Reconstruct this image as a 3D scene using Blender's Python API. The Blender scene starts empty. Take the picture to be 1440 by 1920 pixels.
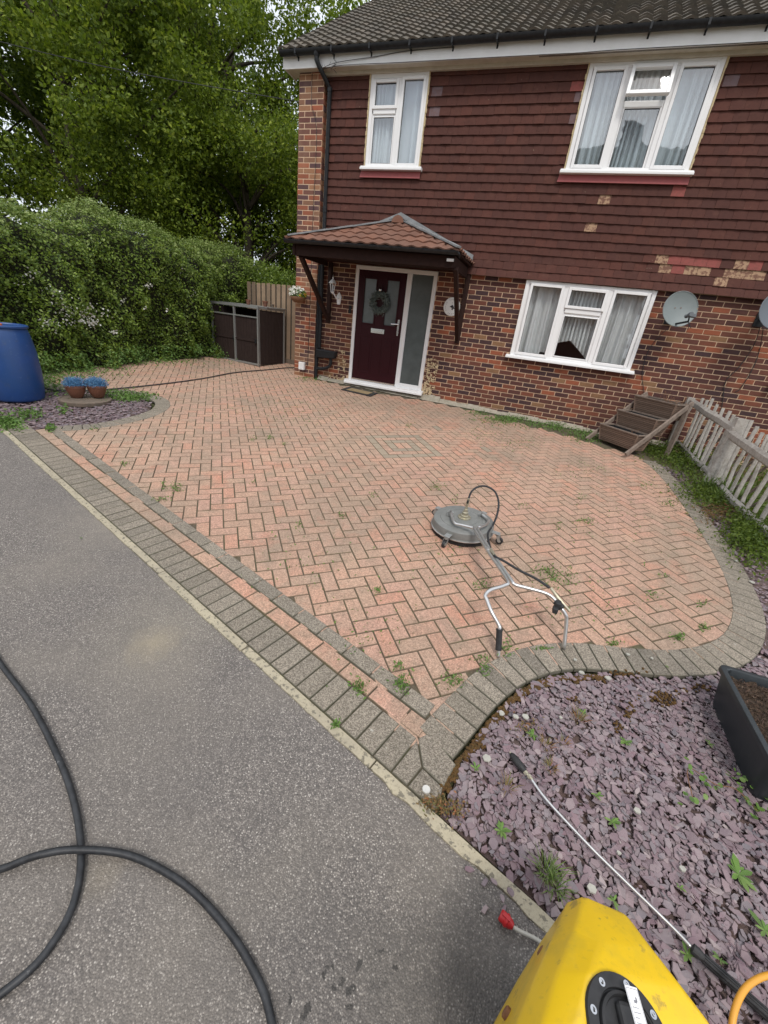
import bpy, math, random
import numpy as np
from mathutils import Vector, Matrix
C = bpy.context.scene
COL = C.collection
rnd = random.Random(7)
R = math.radians
# ------------------------------------------------------------------ camera, world, sun, exposure
CAMH = 1.797
MR = np.array([[0.93267962, 0.34300317, 0.11161336], [0.24176362, -0.36481093, -0.89914589], [-0.26769212, 0.86559911, -0.42317741]])
FPX = 761.63
cam = bpy.data.objects.new('camera', bpy.data.cameras.new('camera'))
COL.objects.link(cam); C.camera = cam
cam.data.sensor_fit = 'HORIZONTAL'; cam.data.sensor_width = 36.0
cam.data.lens = 36.0 * FPX / 1440.0
cam.data.clip_start = 0.05; cam.data.clip_end = 1000
cam.matrix_world = Matrix(((MR[0][0], -MR[1][0], -MR[2][0], 0), (MR[0][1], -MR[1][1], -MR[2][1], 0), (MR[0][2], -MR[1][2], -MR[2][2], CAMH), (0, 0, 0, 1)))
C.render.resolution_x = 768; C.render.resolution_y = 1024

SUN_EL, SUN_AZ = 56.0, 160.0        # azimuth measured clockwise from +Y (the house side): the sun stands behind the camera, to the right
w = bpy.data.worlds.new('World'); C.world = w; w.use_nodes = True
nt = w.node_tree; nt.nodes.clear()
sky = nt.nodes.new('ShaderNodeTexSky'); sky.sky_type = 'NISHITA'; sky.sun_disc = False
sky.sun_elevation = R(SUN_EL); sky.sun_rotation = R(SUN_AZ); sky.dust_density = 3.0; sky.air_density = 1.0; sky.ozone_density = 1.0
tc = nt.nodes.new('ShaderNodeTexCoord'); mp = nt.nodes.new('ShaderNodeMapping'); mp.inputs['Scale'].default_value = (1.0, 1.0, 2.5)
ns = nt.nodes.new('ShaderNodeTexNoise'); ns.inputs['Scale'].default_value = 2.2; ns.inputs['Detail'].default_value = 7
cr = nt.nodes.new('ShaderNodeValToRGB'); cr.color_ramp.elements[0].position = 0.34; cr.color_ramp.elements[1].position = 0.60
cr.color_ramp.elements[0].color = (0.40, 0.40, 0.40, 1)
mx = nt.nodes.new('ShaderNodeMix'); mx.data_type = 'RGBA'; mx.inputs['B'].default_value = (9.0, 9.3, 9.8, 1)
bg = nt.nodes.new('ShaderNodeBackground'); bg.inputs['Strength'].default_value = 0.10
wo = nt.nodes.new('ShaderNodeOutputWorld')
L_ = nt.links.new
L_(tc.outputs['Generated'], mp.inputs['Vector']); L_(mp.outputs['Vector'], ns.inputs['Vector']); L_(ns.outputs['Fac'], cr.inputs['Fac'])
L_(cr.outputs['Color'], mx.inputs['Factor']); L_(sky.outputs['Color'], mx.inputs['A']); L_(mx.outputs['Result'], bg.inputs['Color']); L_(bg.outputs['Background'], wo.inputs['Surface'])
sl = bpy.data.lights.new('sun', 'SUN'); sl.energy = 1.3; sl.angle = R(14); sl.color = (1.0, 0.955, 0.89)
so = bpy.data.objects.new('sun', sl); COL.objects.link(so)
sd = Vector((math.sin(R(SUN_AZ)) * math.cos(R(SUN_EL)), math.cos(R(SUN_AZ)) * math.cos(R(SUN_EL)), math.sin(R(SUN_EL))))
so.rotation_euler = sd.to_track_quat('Z', 'Y').to_euler(); so.location = (3, -6, 12)
C.view_settings.view_transform = 'Standard'; C.view_settings.look = 'None'; C.view_settings.gamma = 1
C.view_settings.exposure = 0.55

# ------------------------------------------------------------------ survey helpers: a bearing taken in the photograph meets the ground (at) or an upright plane (wall)
YW = 7.87
def gz(x, y): return -0.019 * x + 0.0612 * y
def gflat(x, y): return gz(min(max(x, -12), 9), min(max(y, -4), 10.5))
def _ray(u, v): return MR.T @ np.array([(u - 720) / FPX, (v - 960) / FPX, 1.0])
def at(u, v, dz=0.0):
    r = _ray(u, v); t = (-CAMH + dz) / (r[2] + .019 * r[0] - .0612 * r[1]); q = r * t
    return Vector((q[0], q[1], q[2] + CAMH))
def wall(u, v, Y=YW):
    r = _ray(u, v); q = r * Y / r[1]
    return Vector((q[0], q[1], q[2] + CAMH))

# ------------------------------------------------------------------ materials
MATS = {}
def mat(name, cols, rough=0.7, isl=None, noise=None, big=None, bump=None, metal=0.0, trans=0.0, coat=0.0, spec=0.5, isl_pos=None, speck=None):
    """cols: colour or list of colours spread over the islands; noise/big: (scale, amount, colour2)"""
    m = bpy.data.materials.new(name); m.use_nodes = True; n = m.node_tree; N = n.nodes; L = n.links.new
    b = N['Principled BSDF']; b.inputs['Roughness'].default_value = rough; b.inputs['Metallic'].default_value = metal
    b.inputs['Specular IOR Level'].default_value = spec; b.inputs['Coat Weight'].default_value = coat
    tcn = N.new('ShaderNodeTexCoord')
    if isinstance(cols[0], (tuple, list)):
        g = N.new('ShaderNodeNewGeometry'); r = N.new('ShaderNodeValToRGB'); e = r.color_ramp.elements
        r.color_ramp.interpolation = 'LINEAR' if isl is None else isl
        k = len(cols)
        while len(e) < k: e.new(0.5)
        for i, c in enumerate(cols):
            e[i].position = (isl_pos[i] if isl_pos else i / max(1, k - 1)); e[i].color = (*c, 1)
        L(g.outputs['Random Per Island'], r.inputs['Fac']); cur = r.outputs['Color']
    else:
        rg = N.new('ShaderNodeRGB'); rg.outputs[0].default_value = (*cols, 1); cur = rg.outputs[0]
    def mixin(cur, spec_, sharp=None):
        sc, am, c2 = spec_[:3]
        t = N.new('ShaderNodeTexNoise'); t.inputs['Scale'].default_value = sc; t.inputs['Detail'].default_value = 5; t.inputs['Roughness'].default_value = 0.62
        L(tcn.outputs['Object'], t.inputs['Vector'])
        q = N.new('ShaderNodeMapRange'); lo, hi = spec_[3] if len(spec_) > 3 else (0.35, 0.65)
        q.inputs[1].default_value = lo; q.inputs[2].default_value = hi; q.inputs[3].default_value = 0; q.inputs[4].default_value = am
        L(t.outputs['Fac'], q.inputs[0])
        x = N.new('ShaderNodeMix'); x.data_type = 'RGBA'; L(q.outputs[0], x.inputs['Factor']); L(cur, x.inputs['A']); x.inputs['B'].default_value = (*c2, 1)
        return x.outputs['Result']
    if big:
        for s in (big if isinstance(big, list) else [big]): cur = mixin(cur, s)
    if noise:
        for s in (noise if isinstance(noise, list) else [noise]): cur = mixin(cur, s)
    if speck:   # (voronoi scale, amount, colour A, colour B)
        sc, am, ca, cb = speck
        v = N.new('ShaderNodeTexVoronoi'); v.inputs['Scale'].default_value = sc; L(tcn.outputs['Object'], v.inputs['Vector'])
        s2 = N.new('ShaderNodeSeparateColor'); L(v.outputs['Color'], s2.inputs[0])
        rr = N.new('ShaderNodeValToRGB'); rr.color_ramp.elements[0].color = (*ca, 1); rr.color_ramp.elements[1].color = (*cb, 1); rr.color_ramp.elements[0].position = 0.2; rr.color_ramp.elements[1].position = 0.95
        L(s2.outputs[0], rr.inputs['Fac'])
        x = N.new('ShaderNodeMix'); x.data_type = 'RGBA'; x.blend_type = 'MULTIPLY'; x.inputs['Factor'].default_value = am; L(cur, x.inputs['A']); L(rr.outputs['Color'], x.inputs['B']); cur = x.outputs['Result']
    L(cur, b.inputs['Base Color'])
    if bump:
        t = N.new('ShaderNodeTexNoise'); t.inputs['Scale'].default_value = bump[0]; t.inputs['Detail'].default_value = 6; t.inputs['Roughness'].default_value = 0.7
        L(tcn.outputs['Object'], t.inputs['Vector']); bp = N.new('ShaderNodeBump'); bp.inputs['Strength'].default_value = bump[1]; bp.inputs['Distance'].default_value = bump[2] if len(bump) > 2 else 0.004
        L(t.outputs['Fac'], bp.inputs['Height']); L(bp.outputs['Normal'], b.inputs['Normal'])
    if trans:
        o = N['Material Output']; td = N.new('ShaderNodeBsdfTranslucent'); ms = N.new('ShaderNodeMixShader'); ms.inputs[0].default_value = trans
        L(cur, td.inputs['Color']); L(b.outputs[0], ms.inputs[1]); L(td.outputs[0], ms.inputs[2]); L(ms.outputs[0], o.inputs['Surface'])
    m['cur'] = ''
    MATS[name] = m
    return m

M_pink = mat('paver_pink', [(.52, .335, .245), (.57, .355, .265), (.605, .355, .27), (.59, .38, .275), (.63, .33, .235), (.555, .36, .26), (.475, .32, .24)], rough=.9,
             big=[(0.55, .50, (.60, .44, .32), (.42, .68)), (.9, .70, (.36, .285, .215), (.47, .66)), (2.2, .50, (.66, .26, .17), (.55, .70)), (5, .50, (.30, .245, .18), (.52, .70))], noise=[(55, .50, (.24, .17, .12), (.48, .66)), (14, .30, (.24, .20, .15), (.52, .75)), (3.1, .8, (.20, .155, .12), (.67, .78))], speck=(240, .8, (.54, .52, .50), (1.12, 1.12, 1.12)), bump=(220, 1, .004))
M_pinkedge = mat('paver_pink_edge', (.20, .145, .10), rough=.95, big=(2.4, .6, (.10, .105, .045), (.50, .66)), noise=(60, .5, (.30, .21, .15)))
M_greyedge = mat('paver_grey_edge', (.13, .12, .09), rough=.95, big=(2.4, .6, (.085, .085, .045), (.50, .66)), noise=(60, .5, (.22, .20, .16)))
M_greylt = mat('paver_grey_light', [(.38, .315, .24), (.41, .335, .25), (.33, .275, .21)], rough=.92, noise=[(45, .4, (.22, .19, .15), (.5, .75))], speck=(260, .6, (.55, .53, .5), (1, 1, 1)), bump=(220, .9, .003))
M_grey = mat('paver_grey', [(.265, .23, .185), (.315, .272, .222), (.28, .243, .197), (.35, .303, .247), (.225, .197, .162)], rough=.92,
             big=(1.3, .5, (.185, .165, .14), (.45, .7)), noise=[(45, .4, (.16, .15, .12), (.5, .75)), (30, .55, (.58, .57, .52), (.68, .71))], speck=(240, .9, (.42, .41, .39), (1.2, 1.2, 1.18)), bump=(220, .9, .003))
M_joint = mat('joint_sand', (.085, .065, .042), rough=1, big=(3.0, .8, (.075, .09, .03), (.45, .62)), noise=(60, .5, (.17, .14, .10)), bump=(150, 1, .004))
M_kerb = mat('edging_concrete', (.43, .38, .275), rough=.95, big=(2.3, .6, (.30, .265, .205), (.42, .66)), noise=[(42, .9, (.15, .135, .105), (.55, .60)), (14, .5, (.52, .46, .32), (.5, .75)), (90, .5, (.24, .21, .15), (.5, .7))], bump=(120, .8, .004))
M_brick = mat('brick_dark', [(.062, .024, .022), (.082, .029, .024), (.050, .024, .026), (.105, .036, .026), (.070, .027, .024), (.13, .044, .028), (.17, .054, .030), (.088, .032, .025), (.27, .080, .038), (.22, .12, .06), (.072, .029, .025)], rough=.9,
              isl_pos=[0, .11, .21, .31, .45, .54, .67, .78, .87, .955, 1.0], isl='CONSTANT', big=(.9, .35, (.18, .075, .045), (.5, .75)), noise=[(9, .4, (.06, .03, .025), (.5, .75)), (70, .3, (.22, .11, .07), (.55, .8))], bump=(60, .7, .004))
M_brickred = mat('brick_quoin', [(.13, .05, .04), (.26, .085, .045), (.33, .10, .05), (.10, .05, .05), (.22, .11, .065), (.16, .07, .05), (.30, .15, .08), (.08, .045, .045)], isl='CONSTANT', rough=.9,
                 noise=[(9, .35, (.08, .045, .035), (.5, .75)), (2.2, .45, (.30, .20, .13), (.5, .7))], bump=(60, .7, .004))
M_mortar = mat('mortar', (.66, .47, .32), rough=.95, noise=[(4, .45, (.42, .29, .19)), (50, .3, (.64, .47, .33))], bump=(80, .6, .004))
M_tile = mat('hung_tile', [(.086, .034, .026), (.078, .032, .025), (.096, .037, .027), (.082, .033, .026), (.104, .039, .029), (.074, .031, .025), (.090, .035, .026)], rough=.85, spec=.25,
             big=(.8, .3, (.060, .025, .022), (.45, .7)), noise=[(26, .45, (.050, .022, .018), (.5, .7)), (8, .4, (.12, .055, .040), (.55, .72)), (34, .8, (.36, .30, .21), (.715, .735))], bump=(45, .5, .003))
M_tile_x = {}
for nm_, c_ in (('pale', (.35, .225, .14)), ('rose', (.24, .065, .055)), ('grey', (.14, .095, .10))):
    M_tile_x[nm_] = mat('hung_tile_' + nm_, c_, rough=.9, noise=(22, .85 if nm_ == 'pale' else .3, (.12, .05, .035), (.47, .56)), bump=(45, .5, .003))
M_roof = mat('roof_tile', [(.105, .088, .070), (.080, .070, .058), (.130, .107, .083), (.092, .081, .068)], rough=.95, big=(.9, .5, (.085, .08, .06), (.45, .7)), noise=[(18, .55, (.15, .135, .10), (.52, .7)), (45, .6, (.30, .28, .20), (.63, .70))], bump=(60, .8, .004))
M_porcht = mat('porch_tile', [(.175, .078, .048), (.145, .068, .045), (.21, .092, .056), (.115, .062, .045)], rough=.9, big=(3, .5, (.20, .11, .08), (.45, .7)), noise=(30, .5, (.18, .11, .085), (.5, .7)), bump=(60, .7, .004))
M_lead = mat('lead', (.20, .21, .215), rough=.7, noise=(14, .6, (.14, .145, .15)), big=(5, .4, (.42, .43, .43)), bump=(30, .5, .005))
M_upvc = mat('white_upvc', (.80, .80, .80), rough=.35, noise=(9, .08, (.66, .66, .63)))
M_soffit = mat('soffit_cream', (.60, .56, .48), rough=.6, noise=(8, .5, (.45, .41, .34)))
M_fascia = mat('fascia_white', (.72, .72, .71), rough=.5, noise=(6, .25, (.52, .51, .48)), bump=(15, .1, .01))
M_blackp = mat('black_plastic', (.010, .011, .013), rough=.5, spec=.3, noise=(20, .3, (.05, .052, .055)))
M_brownw = mat('brown_stained_wood', (.022, .010, .008), rough=.75, spec=.2, noise=(16, .5, (.040, .018, .013)), bump=(40, .4, .003))
M_door = mat('door_maroon', (.030, .004, .007), rough=.45, spec=.2, noise=(12, .2, (.038, .005, .008)))
M_frost = mat('frosted_glass', (.11, .13, .13), rough=.22, noise=(2.2, .7, (.055, .068, .068)), spec=.6)
M_steel = mat('chrome', (.70, .70, .70), rough=.2, metal=1, noise=(20, .2, (.5, .5, .5)))
M_alu = mat('brushed_tube', (.66, .66, .65), rough=.34, metal=.85, noise=(25, .4, (.45, .45, .45)))
M_galv = mat('galvanised', (.45, .46, .45), rough=.5, metal=.7, noise=(30, .5, (.30, .31, .31)))
M_brass = mat('brass_fitting', (.50, .46, .34), rough=.4, metal=.7, noise=(40, .5, (.32, .30, .24)))
M_sealant = mat('old_sealant', (.46, .36, .20), rough=.9, noise=(25, .6, (.60, .50, .33)))
M_pinkfl = mat('rose_paint', (.32, .085, .085), rough=.8, noise=(18, .5, (.22, .07, .07)))
M_curt = mat('net_curtain', (.74, .78, .78), rough=.9, trans=.30)
M_dark = mat('dark_room', (.016, .016, .018), rough=.9)
M_asph_name = 'asphalt'
M_blue = mat('blue_drum', (.011, .055, .185), rough=.42, noise=[(5, .4, (.012, .06, .25)), (24, .5, (.06, .11, .24), (.60, .70)), (9, .5, (.05, .07, .12), (.58, .75))], big=(2, .4, (.02, .05, .15)), bump=(12, .2, .01))
M_orange = mat('orange_plastic', (.60, .12, .03), rough=.5, noise=(9, .2, (.45, .1, .03)))
M_terra = mat('brown_pot', (.17, .070, .042), rough=.4, noise=(12, .4, (.12, .05, .034)))
M_bluepl = mat('blue_foliage', [(.05, .17, .36), (.09, .26, .48), (.20, .38, .55), (.04, .12, .28)], rough=.7, trans=.2)
M_slab = mat('weathered_slab', (.17, .13, .10), rough=.95, noise=(14, .6, (.09, .08, .06)), bump=(40, .8, .006))
M_fence = mat('feather_edge_wood', [(.26, .18, .12), (.37, .265, .18), (.15, .105, .072), (.32, .225, .15), (.20, .14, .095)], isl='CONSTANT', rough=.95, spec=.2, noise=[(7, .5, (.15, .12, .085)), (60, .3, (.33, .25, .18))], bump=(50, .5, .004))
M_cleft = mat('weathered_chestnut', [(.48, .45, .41), (.56, .53, .49), (.40, .375, .34), (.62, .59, .54)], rough=.95, noise=[(22, .6, (.17, .145, .12)), (90, .4, (.50, .47, .43))], bump=(70, .9, .005))
M_deck = mat('ribbed_planter_wood', [(.155, .10, .072), (.20, .135, .098), (.12, .08, .058), (.25, .17, .125)], rough=.9, noise=(30, .55, (.24, .17, .13)), bump=(70, .7, .004))
M_plank = mat('planter_plank', (.27, .215, .175), rough=.9, noise=(18, .6, (.11, .08, .065)), bump=(60, .6, .004))
M_soil = mat('soil', (.045, .030, .020), rough=1, noise=(50, .7, (.10, .065, .04)), bump=(60, 1, .012))
M_bark = mat('bark', (.07, .055, .04), rough=1, noise=(10, .6, (.035, .028, .02)), bump=(18, 1, .03))
M_bindoor = mat('bin_door', (.030, .020, .018), rough=.85, spec=.15, noise=(12, .4, (.048, .034, .030)), bump=(30, .3, .003))
M_slate = mat('plum_slate', [(.165, .108, .126), (.205, .138, .158), (.135, .094, .108), (.235, .164, .182), (.16, .145, .162), (.28, .215, .225), (.12, .115, .130), (.20, .12, .14), (.35, .29, .285)], rough=.8, spec=.3,
              noise=[(40, .35, (.17, .13, .14)), (9, .35, (.33, .28, .28)), (90, .3, (.36, .32, .30), (.55, .75))], bump=(70, .4, .003))
M_moss = mat('brown_moss', [(.11, .055, .015), (.15, .08, .02), (.09, .06, .018)], rough=1, noise=(30, .6, (.07, .035, .012)), bump=(90, 1, .01))
M_bed = mat('bed_soil', (.12, .085, .08), rough=1, noise=[(25, .6, (.17, .13, .12)), (5, .5, (.10, .05, .035))], bump=(50, 1, .01))
M_ground = mat('rough_ground', (.085, .10, .035), rough=1, big=(.6, .8, (.17, .14, .07)), noise=(30, .6, (.05, .06, .02)), bump=(20, 1, .03))
M_grass = mat('grass_blades', [(.10, .17, .035), (.16, .24, .05), (.08, .13, .03), (.22, .26, .09)], rough=.7, trans=.25)
M_weed = mat('weed_leaf', [(.10, .20, .035), (.15, .27, .05), (.07, .14, .03), (.20, .30, .08)], rough=.6, trans=.25)
M_dryweed = mat('dry_weed', [(.28, .22, .10), (.20, .10, .04), (.16, .18, .06), (.35, .12, .06)], rough=.8, trans=.2)
M_leaf = mat('oak_leaf', [(.07, .115, .010), (.13, .195, .015), (.22, .30, .022), (.095, .15, .012), (.36, .43, .045)], rough=.65, trans=.5)
M_leaf2 = mat('ash_leaf', [(.06, .105, .013), (.10, .16, .018), (.16, .225, .028), (.08, .135, .016)], rough=.55, trans=.45)
M_hedge = mat('hedge_leaf', [(.055, .105, .014), (.12, .195, .022), (.25, .35, .045), (.09, .15, .018), (.34, .43, .11)], rough=.5, trans=.35, isl_pos=[0, .3, .62, .85, 1])
M_hedgetop = mat('hedge_shoots', [(.13, .20, .035), (.21, .29, .06), (.29, .35, .11), (.10, .165, .035)], rough=.55, trans=.3)
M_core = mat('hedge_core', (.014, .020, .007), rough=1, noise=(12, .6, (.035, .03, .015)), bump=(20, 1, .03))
M_white = mat('white_petals', (.78, .78, .72), rough=.7, trans=.2)
M_yellow = mat('yellow_cover', (.80, .52, .012), rough=.38, big=(3.5, .3, (.66, .42, .02), (.45, .75)), noise=[(16, .7, (.30, .21, .05), (.63, .68)), (60, .4, (.45, .31, .04), (.58, .72)), (7, .35, (.50, .36, .04), (.50, .62))], coat=.15, bump=(25, .10, .006))
M_hose = mat('black_hose', (.010, .011, .013), rough=.5, noise=[(30, .5, (.05, .053, .058)), (14, .8, (.20, .20, .20), (.69, .73))], bump=(300, .3, .001))
M_rubber = mat('black_rubber', (.015, .015, .016), rough=.6, noise=(40, .5, (.045, .045, .046)))
M_cleaner = mat('grey_disc', (.17, .175, .165), rough=.6, noise=(16, .5, (.13, .135, .13)), big=(5, .4, (.30, .30, .29)), bump=(40, .2, .002))
M_red = mat('red_plastic', (.50, .018, .022), rough=.45, noise=(20, .4, (.28, .02, .02)))
M_cablew = mat('grey_cable', (.50, .48, .42), rough=.6, noise=(20, .3, (.34, .32, .28)))
M_yhose = mat('amber_hose', (.72, .34, .035), rough=.35, noise=(10, .3, (.60, .30, .06)))
M_rust = mat('rusty_rivet', (.16, .07, .035), rough=.8, noise=(60, .6, (.30, .15, .06)))
M_dish = mat('dish_grey', (.20, .23, .23), rough=.55, noise=[(5, .4, (.14, .165, .165)), (7, .9, (.42, .26, .12), (.66, .72))])
M_dish2 = mat('dish_dark', (.13, .15, .17), rough=.5, noise=(5, .3, (.10, .12, .14)))
M_trough = mat('trough_black', (.022, .028, .032), rough=.42, noise=(25, .35, (.045, .05, .054)), bump=(60, .2, .002))
M_mat = mat('door_mat', (.30, .22, .12), rough=1, noise=(30, .5, (.20, .15, .08)), bump=(150, 1, .005))
M_plaq = mat('ceramic', (.78, .78, .76), rough=.25, noise=(12, .1, (.7, .7, .68)))
M_ink = mat('dark_ink', (.035, .03, .04), rough=.5)
M_label = mat('label_white', (.80, .80, .80), rough=.5, noise=(30, .1, (.7, .7, .7)))
M_wreath = mat('wreath_sprigs', [(.09, .13, .12), (.15, .19, .17), (.22, .26, .24), (.06, .08, .075)], rough=.7)
M_twig = mat('dry_twigs', (.20, .10, .05), rough=.9, noise=(30, .4, (.12, .06, .035)))

def asphalt():
    m = bpy.data.materials.new('asphalt'); m.use_nodes = True; n = m.node_tree; N = n.nodes; L = n.links.new; b = N['Principled BSDF']; b.inputs['Roughness'].default_value = .85
    t = N.new('ShaderNodeTexCoord')
    def vor(s, feat='F1'):
        v = N.new('ShaderNodeTexVoronoi'); v.inputs['Scale'].default_value = s; v.feature = feat; L(t.outputs['Object'], v.inputs['Vector']); return v
    v = vor(190); sc = N.new('ShaderNodeSeparateColor'); L(v.outputs['Color'], sc.inputs[0])
    r = N.new('ShaderNodeValToRGB'); e = r.color_ramp.elements; e[0].color = (.095, .088, .083, 1); e[1].color = (.66, .61, .55, 1); e[1].position = 1.0
    for p, c in ((.35, (.185, .165, .149)), (.70, (.285, .256, .230)), (.92, (.41, .37, .33))): k = e.new(p); k.color = (*c, 1)
    L(sc.outputs[0], r.inputs['Fac'])
    # dark binder between the stones
    mr = N.new('ShaderNodeMapRange'); mr.inputs[1].default_value = .28; mr.inputs[2].default_value = .62; mr.inputs[3].default_value = 0; mr.inputs[4].default_value = .75; L(v.outputs['Distance'], mr.inputs[0])
    mx = N.new('ShaderNodeMix'); mx.data_type = 'RGBA'; L(mr.outputs[0], mx.inputs['Factor']); L(r.outputs['Color'], mx.inputs['A']); mx.inputs['B'].default_value = (.11, .098, .09, 1)
    cur = mx.outputs['Result']
    def blot(scale, lo, hi, am, col, cur, detail=5):
        q = N.new('ShaderNodeTexNoise'); q.inputs['Scale'].default_value = scale; q.inputs['Detail'].default_value = detail; L(t.outputs['Object'], q.inputs['Vector'])
        a = N.new('ShaderNodeMapRange'); a.inputs[1].default_value = lo; a.inputs[2].default_value = hi; a.inputs[3].default_value = 0; a.inputs[4].default_value = am; L(q.outputs['Fac'], a.inputs[0])
        x = N.new('ShaderNodeMix'); x.data_type = 'RGBA'; L(a.outputs[0], x.inputs['Factor']); L(cur, x.inputs['A']); x.inputs['B'].default_value = (*col, 1); return x.outputs['Result']
    cur = blot(1.6, .45, .72, .38, (.30, .265, .215), cur); cur = blot(.8, .40, .65, .30, (.15, .135, .125), cur); cur = blot(5, .52, .75, .25, (.11, .10, .095), cur)
    def spot(cx, cy, r0, r1, am, col, cur):   # a stain at a place on the road
        s = N.new('ShaderNodeVectorMath'); s.operation = 'DISTANCE'; L(t.outputs['Object'], s.inputs[0]); s.inputs[1].default_value = (cx, cy, gz(cx, cy))
        q = N.new('ShaderNodeTexNoise'); q.inputs['Scale'].default_value = 14 if r1 > .05 else 55; q.inputs['Detail'].default_value = 5; L(t.outputs['Object'], q.inputs['Vector'])
        ad = N.new('ShaderNodeMath'); ad.operation = 'MULTIPLY_ADD'; L(q.outputs['Fac'], ad.inputs[0]); ad.inputs[1].default_value = r1 * (1.0 if r1 > .05 else 2.4); L(s.outputs['Value'], ad.inputs[2])
        a = N.new('ShaderNodeMapRange'); a.inputs[1].default_value = r0 + r1 * (1.38 if r1 < .05 else .5); a.inputs[2].default_value = r1 * 1.5; a.inputs[3].default_value = am; a.inputs[4].default_value = 0; L(ad.outputs[0], a.inputs[0])
        x = N.new('ShaderNodeMix'); x.data_type = 'RGBA'; L(a.outputs[0], x.inputs['Factor']); L(cur, x.inputs['A']); x.inputs['B'].default_value = (*col, 1); return x.outputs['Result']
    for (u, v_, r0, r1, am, col) in ((290, 1205, .0, .16, .5, (.36, .30, .20)), (260, 960, .0, .55, .45, (.33, .29, .24)), (330, 1160, .0, .5, .25, (.30, .27, .21)), (190, 1640, 0, .08, .25, (.28, .23, .15)),
                                     (612, 1815, .0, .036, .93, (.035, .033, .03)), (640, 1835, .0, .033, .93, (.035, .033, .03)), (672, 1812, .0, .033, .93, (.035, .033, .03)), (712, 1790, .0, .036, .93, (.035, .033, .03)), (738, 1822, .0, .036, .93, (.035, .033, .03)),
                                     (660, 1850, .0, .033, .93, (.035, .033, .03)), (545, 1870, .0, .03, .93, (.035, .033, .03)), (700, 1850, .0, .028, .93, (.035, .033, .03)), (578, 1890, .0, .033, .93, (.035, .033, .03)), (655, 1888, .0, .033, .93, (.035, .033, .03)), (625, 1850, .0, .02, .9, (.035, .033, .03)), (690, 1800, .0, .018, .9, (.035, .033, .03)), (725, 1845, .0, .02, .9, (.035, .033, .03)), (600, 1860, .0, .022, .9, (.035, .033, .03)), (750, 1790, .0, .016, .9, (.035, .033, .03)), (640, 1795, .0, .016, .9, (.035, .033, .03)), (560, 1905, .0, .03, .9, (.035, .033, .03)), (775, 1850, .0, .018, .8, (.035, .033, .03)), (880, 1830, .0, .30, .60, (.075, .07, .066)), (700, 1930, .0, .34, .5, (.08, .075, .07)), (520, 1760, .0, .4, .22, (.09, .085, .08))):
        p = at(u, v_); cur = spot(p.x, p.y, r0, r1, am, col, cur)
    L(cur, b.inputs['Base Color'])
    bp = N.new('ShaderNodeBump'); bp.inputs['Strength'].default_value = .9; bp.inputs['Distance'].default_value = .004; bp.invert = True
    L(v.outputs['Distance'], bp.inputs['Height']); L(bp.outputs['Normal'], b.inputs['Normal'])
    return m
M_asph = asphalt()

def glassmat(name, refl=.12, rough=.02, tint=(.985, .99, .995)):
    m = bpy.data.materials.new(name); m.use_nodes = True; n = m.node_tree; N = n.nodes; L = n.links.new; N.clear()
    o = N.new('ShaderNodeOutputMaterial'); t = N.new('ShaderNodeBsdfTransparent'); t.inputs[0].default_value = (*tint, 1)
    g = N.new('ShaderNodeBsdfGlossy'); g.inputs['Roughness'].default_value = rough; g.inputs['Color'].default_value = (1, 1, 1, 1)
    lw = N.new('ShaderNodeLayerWeight'); lw.inputs['Blend'].default_value = .5; f = N.new('ShaderNodeMath'); f.operation = 'POWER'; f.inputs[1].default_value = 4.5; L(lw.outputs['Facing'], f.inputs[0]); a = N.new('ShaderNodeMath'); a.operation = 'MULTIPLY_ADD'; a.inputs[1].default_value = .8; a.inputs[2].default_value = refl; a.use_clamp = True
    tcn = N.new('ShaderNodeTexCoord'); q = N.new('ShaderNodeTexNoise'); q.inputs['Scale'].default_value = 3; bp = N.new('ShaderNodeBump'); bp.inputs['Strength'].default_value = .04; bp.inputs['Distance'].default_value = .05
    L(tcn.outputs['Object'], q.inputs['Vector']); L(q.outputs['Fac'], bp.inputs['Height']); L(bp.outputs['Normal'], g.inputs['Normal'])
    mxs = N.new('ShaderNodeMixShader'); L(f.outputs[0], a.inputs[0]); L(a.outputs[0], mxs.inputs[0]); L(t.outputs[0], mxs.inputs[1]); L(g.outputs[0], mxs.inputs[2]); L(mxs.outputs[0], o.inputs[0])
    return m
M_glass = glassmat('window_glass', .12); M_glassup = glassmat('window_glass_upstairs', .20, tint=(.86, .92, .96))

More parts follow.
